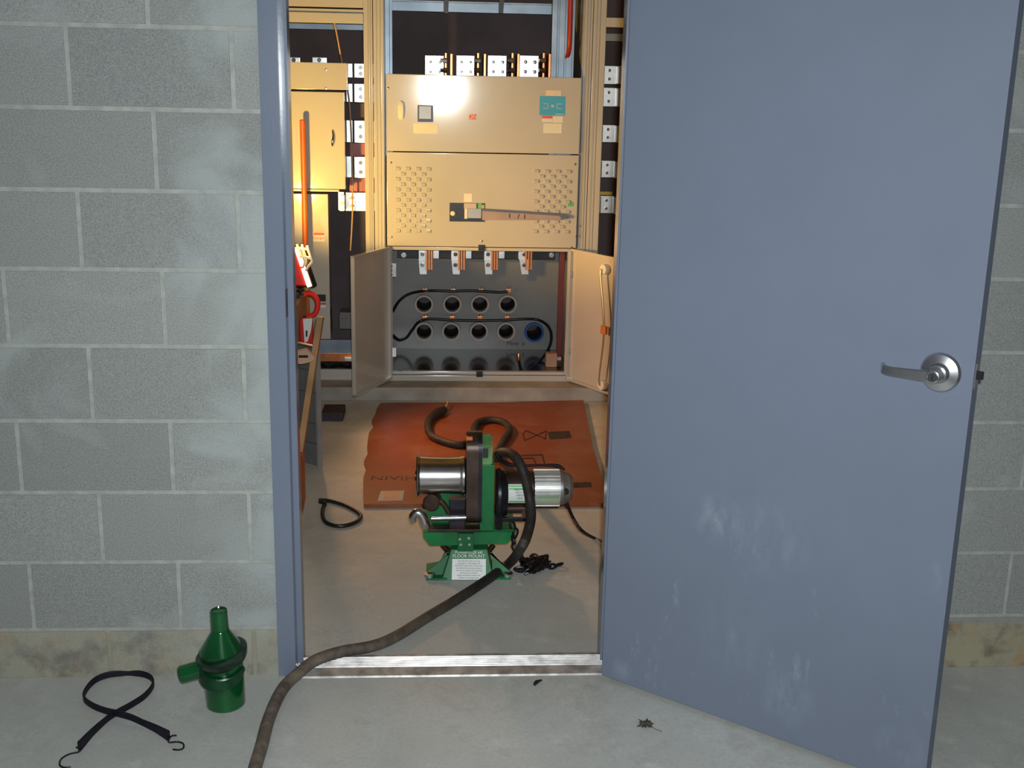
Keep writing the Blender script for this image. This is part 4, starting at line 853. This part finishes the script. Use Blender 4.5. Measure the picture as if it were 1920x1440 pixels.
mb = MB(); e = at(834, 766, z=R+.02); mb.tube([e, e+V(.015, .08, .01), e+V(.012, .12, .02)], [.006, .004, .002]); mb.build('frayed_end', M['cordtan'], hose, label='pale frayed end')
mb = MB(); mb.tube([q(930, 848, .82), q(938, 862, .80), q(956, 871, .77), q(985, 873, .76), q(1020, 872, .76), q(1046, 874, .76), q(1059, 881, .75)], [.009, .008, .007, .0045, .0045, .0075, .003]); tag(mb.build('control_cord', M['rubber']), 'thin black cord lying along the top of the motor', 'cord')

# ================================================================== FRONT FLOOR THINGS
# green coupling standing by the frame: tube, greasy collar, cone, neck, side stub
gb = at(424, 1320, z=0); ya = gb.y
def g(px, py, dy=0): return at(px, py, y=ya+dy)
gc = thing('pipe_coupling', gb, 'shiny green metal coupling with cone top standing beside the door frame', 'pipe coupling')
b0_ = V(gb.x, ya, 0); tp = g(410, 1143); axn = (tp-b0_).normalized(); H_ = (tp-b0_).length
def hw(x0, x1, py): return (g(x1, py).x-g(x0, py).x)/2
def ht(py): return (g(424-14*(1320-py)/177, py)-b0_).dot(axn)
rb = hw(388, 464, 1280); mb = MB(); mb.lathe(b0_, axn, [(.003, 0), (0, rb*.9), (.004, rb*.96), (ht(1262), rb), (ht(1240), rb*1.0), (ht(1240), 0)], 48); mb.build('lower_tube', M['gmetal'], gc)
rn_ = hw(394, 427, 1165); rk = hw(374, 458, 1215)
mb = MB(); mb.lathe(b0_, axn, [(ht(1226), 0), (ht(1226), rk*.98), (ht(1217), rk), (ht(1182), rn_*1.06), (ht(1176), rn_), (H_-.003, rn_*.97), (H_, rn_*.88), (H_-.004, rn_*.8), (H_-.004, 0)], 48); mb.build('cone_neck', M['gmetal'], gc)
cdir = (axn+V(-.22, -.10, 0)).normalized(); cn = b0_+axn*ht(1226); rc_ = hw(371, 470, 1215)
mb = MB(); mb.lathe(cn, cdir, [(-.024, rk*.7), (-.024, rc_*.84), (-.014, rc_*.93), (-.002, rc_*.98), (.004, rc_*1.0), (.009, rc_*.985), (.012, rc_*.93), (.008, rk*.7), (-.024, rk*.7)], 48)
mb.build('collar', mat('grimy_collar', (.030, .062, .042), .28, .5, .6, 18), gc, label='dark greasy collar')
# the tapering strap that wraps down over the tube at the front left
mb = MB(); P_ = []
for k in range(15):
    a_ = math.radians(150+k*14); P_.append(b0_+axn*(ht(1236)-.012-.034*math.sin(math.radians(max(0, min(180, (k-1)*13)))))+V(math.cos(a_)*rb*1.10, math.sin(a_)*rb*1.10, 0))
mb.tube(P_, [.7, .9, 1, 1, 1, 1, 1, 1, 1, .9, .8, .7, .6, .5, .4], flat=(.006, .020), up=(0, 0, 1)); mb.build('clamp_band', mat('grimy_green_band', (.010, .055, .022), .3, .3, .6, 22), gc)
s1 = g(350, 1262, -.01); s0 = b0_+axn*ht(1243); dvec = (s1-s0).normalized(); L1 = (s1-s0).length; rs = hw(334, 372, 1262)
mb = MB(); mb.lathe(s0, dvec, [(.02, 0), (.02, rs*.93), (L1*1.15, rs*.90), (L1*1.18, rs*.82), (L1*1.18, 0)], 36); mb.build('side_stub', M['gmetal'], gc)

# rubber tarp strap with S hooks
zsr = .011
sp2 = [(149, 1400), (172, 1374), (196, 1352), (212, 1340), (245, 1322), (272, 1304), (287, 1284), (282, 1270), (262, 1263), (232, 1262), (200, 1266), (176, 1277), (160, 1296), (158, 1310), (172, 1322), (196, 1332), (222, 1338), (246, 1345), (268, 1355), (292, 1366), (316, 1380)]
sw_ = [2.6, 1.5, 1, 1, 1, 1, 1, 1, 1, 1, 1, 1, 1, 1, 1, 1, 1, 1, 1, 1.5, 2.5]
zz = [zsr]*4+[.010]*12+[.022, .020, .014, .012, .012]
strap = MB(); strap.tube([at(x, y, z=h) for (x, y), h in zip(sp2, zz)], [1*(1+(k-1)*.45) for k in sw_], flat=(.0028, .0092))
stp = strap.build('rubber_strap', M['rubber']); tag(stp, 'black rubber tarp strap lying twisted in a loop on the floor', 'rubber strap')
for pts in ([(143, 1401), (152, 1404), (147, 1410), (130, 1414), (115, 1423), (112, 1434), (120, 1439), (133, 1438)], [(331, 1379), (322, 1380), (316, 1387), (318, 1392), (332, 1391), (343, 1394), (344, 1402), (336, 1406), (324, 1405)]):
    mb = MB(); mb.tube([at(x, y, z=.006+(.004 if 1 < i < 4 else 0)) for i, (x, y) in enumerate(pts)], .0024, seg=8); mb.build('s_hook', M['grime'], stp, label='bent wire S hook')
# dry leaf and scrap
c = at(1210, 1358, z=.003); mb = MB(); pts = []
for k in range(22):
    a_ = 2*math.pi*k/22; r_ = (.026 if k % 4 == 0 else .015 if k % 2 else .020)*random.uniform(.8, 1.1); pts.append(c+V(math.cos(a_)*r_, math.sin(a_)*r_*1.2, .002+.003*math.sin(3*a_)))
bmv = [mb.bm.verts.new(p) for p in pts]; cv = mb.bm.verts.new(c+UP*.006); bl_ = [mb.bm.verts.new(p-UP*.0012) for p in pts]; cv2 = mb.bm.verts.new(c+UP*.0048)
for k in range(22): mb.bm.faces.new([cv, bmv[k], bmv[(k+1) % 22]]); mb.bm.faces.new([cv2, bl_[(k+1) % 22], bl_[k]]); mb.bm.faces.new([bmv[k], bl_[k], bl_[(k+1) % 22], bmv[(k+1) % 22]])
lf = mb.build('dry_leaf', M['leaf'], smooth=False); tag(lf, 'small crumpled brown leaf on the floor below the door', 'leaf')
mb = MB(); mb.tube([c+V(.01, -.01, .002), c+V(.022, -.03, .003), c+V(.038, -.04, .002)], .0008, seg=6); mb.build('leaf_stem', M['leaf'], lf)
mb = MB(); mb.tube([at(1002, 1284, z=.005), at(1006, 1279, z=.008), at(1016, 1275, z=.004)], [.004, .006, .002]); tag(mb.build('plastic_scrap', M['black']), 'tiny black scrap on the floor just in front of the threshold', 'scrap')

# ================================================================== ROOM FLOOR, LEFT SIDE
lp = [(598, 938), (616, 939), (640, 945), (662, 955), (676, 966), (672, 976), (654, 984), (632, 986), (612, 980), (605, 967), (606, 953), (609, 944), (600, 941)]
mb = MB(); mb.tube([at(x, y, z=.009+(.012 if i > 10 else 0)) for i, (x, y) in enumerate(lp)], [.0085]*len(lp)); 
tag(mb.build('cord_loop', M['wirec']), 'short black cable looped on the floor left of the plywood', 'cord')
c = at(622, 790, z=0); a, b = at(603, 789, z=0), at(643, 791, z=0)
mb = MB(); mb.box(a.x, b.x, a.y-.01, a.y+.16, 0, .045, .004); tag(mb.build('dark_block', mat('dark_brick', (.045, .03, .04), .8, var=.4, scale=30, bump=.5)), 'dark flat block lying on the floor in front of the left section', 'block')

# ribbed grey sheet-metal panel standing on edge, turned 45 degrees
PF = V(at(601, 880, z=0).x, at(601, 880, z=0).y, 0); DL = V(-.75, .66, 0); DNn = V(-.66, -.75, 0)
dc = thing('metal_partition', PF, 'tall grey ribbed sheet-metal panel standing on edge at the left side of the room', 'metal panel')
W_ = .20; ctop = .66
def fz(py):
    d = ray(600, py); t = (PF.y-CAM.y)/d.y; return (CAM+d*t).z
ctop = fz(648)
zsd = [0.004]+[fz(p) for p in (833, 795, 738, 696, 652)]+[ctop]
mb = MB()
for k in range(6):
    z0, z1 = zsd[k]+.004, zsd[k+1]-.004
    mb.hexa([PF+DL*.012+UP*z0, PF+DL*W_+UP*z0, PF+DL*W_-DNn*.012+UP*z0, PF+DL*.012-DNn*.012+UP*z0, PF+DL*.012+DNn*.010+UP*z1, PF+DL*W_+DNn*.010+UP*z1, PF+DL*W_-DNn*.012+UP*z1, PF+DL*.012-DNn*.012+UP*z1], .002)
mb.obox(PF+DL*W_/2-DNn*.008+UP*ctop/2, DL*W_*.48, DNn*.003, UP*ctop*.49)
mb.build('sheet', M['grey'], dc)
mb = MB(); mb.obox(PF+DL*.004+UP*ctop/2, DL*.006, DNn*.012, UP*ctop/2, .001); mb.build('edge_flange', mat('light_grey_post', (.26, .26, .26), .4), dc)

# cardboard carton carrying the work light
cy0 = 2.42
cx1 = at(566, 650, y=cy0).x; ctz = at(556, 562, y=cy0).z
t = thing('cardboard_box', (cx1-.17, cy0+.14, 0), 'tall brown cardboard carton under the halogen work light', 'cardboard box')
mb = MB(); mb.box(cx1-.45, cx1, cy0-.38, cy0+.26, 0, ctz, .003); mb.build('carton', M['card'], t)
mb = MB(); mb.box(cx1-.40, cx1, cy0+.10, cy0+.15, ctz, ctz+.0012); mb.build('tape', M['pinkw'], t)
# plank leaning
def leanbox(pa, pb, wx, wy, name, m_, lab, cat, bev=.002):
    pa, pb = Vector(pa), Vector(pb); d = (pb-pa).normalized(); sx = (V(1, 0, 0)-d*d.x).normalized(); sy = d.cross(sx); mb = MB(); mb.obox((pa+pb)/2, sx*wx, sy*wy, (pb-pa)/2, bev); return tag(mb.build(name, m_), lab, cat)
pb = at(601, 594, y=1.80); pa = at(561, 860, y=1.70); pa = pb+(pa-pb)*((pb.z-.004)/(pb.z-pa.z))
leanbox(pa, pb, .013, .03, 'wooden_plank', M['wood'], 'tan lumber stick leaning upright beside the carton', 'plank')
a = at(566, 880, y=1.50); b = at(581, 878, y=1.50)
mb = MB(); f0, f1 = at(567, 985, z=0), at(583, 935, z=0)
mb.hexa([V(-.62, 1.30, .001), V(-.535, 1.30, .001), V(-.545, 1.50, .001), V(-.62, 1.50, .001), V(-.60, 1.30, .20), V(-.575, 1.30, .20), V(-.545, 1.50, .20), V(-.60, 1.50, .20)], .002); tag(mb.build('orange_board', M['ored']), 'short orange-brown board on edge on the floor behind the door frame', 'board')
# pale wooden cradle
yw_ = 1.60; pts = [(553, 659), (566, 657), (574, 654), (581, 661), (592, 671), (583, 679), (566, 683), (553, 682)]
hs_ = thing('hand_saw', at(566, 683, y=yw_), 'pale wooden saw handle with a dark slot in front of the plank', 'hand saw')
mb = MB(); mb.prism([at(x, y, y=yw_-.05) for x, y in pts], (0, .030, 0), .002); cr_ = mb.build('handle', M['pinkw'], hs_)
mb = MB(); mb.prism([at(x, y, y=yw_-.051) for x, y in ((560, 666), (577, 666), (578, 671), (560, 671))], (0, .002, 0)); mb.build('slot', M['grime'], cr_)
mb = MB(); p = at(556, 682, y=yw_-.035); mb.prism([p+V(-.035, 0, .01), p+V(.004, 0, .01), p+V(.004, 0, -p.z+.004), p+V(-.10, 0, -p.z+.004)], (0, .0015, 0)); mb.build('blade', M['steel'], hs_)
# red and white carton
yk = 2.34; mb = MB()
a, b = at(568, 598, y=yk), at(588, 655, y=yk); t = thing('red_white_box', ((a.x+b.x)/2, yk+.02, b.z), 'small red and white printed box beside the carton', 'box')
a2 = at(562, 600, y=yk)
mb.box(a2.x, b.x-.004, yk, yk+.05, 0.0, a.z-.002, .002); mb.build('box', M['redp'], t)
mb = MB(); mb.prism([at(x, y, y=yk-.001) for x, y in ((568, 598), (586, 597), (583, 620), (577, 640), (571, 643))], (0, .001, 0)); wl = mb.build('white_print', M['wht'], t)
mb = MB(); mb.prism([at(x, y, y=yk-.002) for x, y in ((573, 620), (577, 620), (576, 632), (573, 631))], (0, .001, 0)); mb.build('printed_mark', M['ink'], wl)

# ---- halogen work light
yz = 2.50
def wpt(px, py, dy=0): return at(px, py, y=yz+dy)
wl = thing('work_light', wpt(555, 556), 'lit red halogen work light with wire guard on the brown carton', 'work light')
bd = MB(); top, bot = wpt(549, 462), wpt(574, 536); ax = (top-bot); axn = ax.normalized()
rt_ = V(axn.z, 0, -axn.x)      # to the right, square to the lens strip
Hh = ax.length
# lens normal: to the right and a little into the room
ln = (rt_*.80+V(0, .55, 0)).normalized(); sd = axn.cross(ln).normalized()
cen = (top+bot)/2
bd.hexa([cen+axn*a*Hh*.46+sd*b*.05-ln*.095 for a, b in ((-.7, -1), (-.7, 1), (.7, 1), (.7, -1))]+[cen+axn*a*Hh*.5+sd*b*.075-ln*.012 for a, b in ((-1, -1), (-1, 1), (1, 1), (1, -1))], .006)
body = bd.build('housing', M['redp'], wl)
rm = MB()
for a, b in ((1, 0), (-1, 0)): rm.obox(cen+axn*a*Hh*.5+ln*.002, axn*.008, sd*.085, ln*.012, .003)
for b in (-1, 1): rm.obox(cen+sd*b*.083+ln*.002, axn*Hh*.52, sd*.006, ln*.012, .003)
rm.build('rim', M['black'], wl)
gl = MB(); S_ = []
for i in range(2):
    c = cen+axn*(Hh*.26*(1 if i else -1)); gl.obox(c-sd*.04+ln*.006-V(0, .052, 0), axn*Hh*.235, (rt_*.011), V(0, .006, 0), .003)
gl.obox(cen+ln*.004, axn*Hh*.49, sd*.078, ln*.002); gl.build('lens', M['lens'], wl, label='glowing lamp glass')
gd = MB()
G = lambda px, py, dy=-.105: wpt(px, py, dy)
for line in ([(557, 458), (562, 472), (568, 484)], [(566, 458), (569, 470), (573, 486), (571, 494), (569, 499)], [(576, 461), (579, 472), (584, 486), (585, 492), (578, 500), (573, 508)], [(556, 466), (568, 466), (578, 468)], [(562, 481), (573, 482), (584, 485)]):
    gd.tube([G(*p) for p in line], .0058)
gd.build('wire_guard', M['guard'], wl)
kb = MB(); kb.lathe(wpt(549, 457), UP, [(-.004, 0), (-.004, .010), (.006, .012), (.012, .006), (.012, 0)], 16); kb.lathe(bot-axn*.022, axn, [(0, 0), (0, .016), (.018, .018), (.018, 0)], 16); kb.build('thumb_knob', mat('brass_knob', (.60, .42, .18), .35, .6), wl)
bk = MB(); bk.box(wpt(549, 556).x-.02, wpt(562, 556).x, yz-.03, yz+.07, ctz+.001, ctz+.028, .004); bk.tube([bot-axn*.02+V(-.02, .02, 0), wpt(556, 548, .02)], .010); bk.build('base_bracket', M['black'], wl)
hl = MB(); hl.tube([wpt(570, 553), wpt(578, 550), wpt(588, 553), wpt(595, 563), wpt(596, 575), wpt(592, 586), wpt(584, 592), wpt(575, 594)], .0125, seg=12); hl.build('foam_handle', M['foam'], wl, label='red foam-covered carrying handle')
hl = MB(); hl.tube([wpt(556, 552), wpt(570, 552)], .006); hl.tube([wpt(576, 594), wpt(568, 596), wpt(563, 590)], .008); hl.build('handle_bar', M['black'], wl)
hid = dup(wl, (-.225, -.40, 0), 'second halogen work light, almost wholly behind the door frame')
lamp_light(Vector((-0.855, 2.10, 1.0)), 98, (.47, .60, .84), 132, 0.30)
lamp_light(Vector((-0.628, 2.49, 0.905)), 62, (.80, -.42, -.06), 158, 0.7, (1.0, 0.50, 0.22))
# orange pole
a = at(567, 224, y=3.185); mb = MB(); mb.lathe(V(a.x, 3.185, 0), (0, 0, 1), [(ZP, .0), (ZP, .0155), (a.z-.006, .0145), (a.z, .010), (a.z, 0)], 20)
tag(mb.build('fibreglass_pole', M['orange']), 'long orange fibreglass pole standing upright in front of the left section', 'pole')
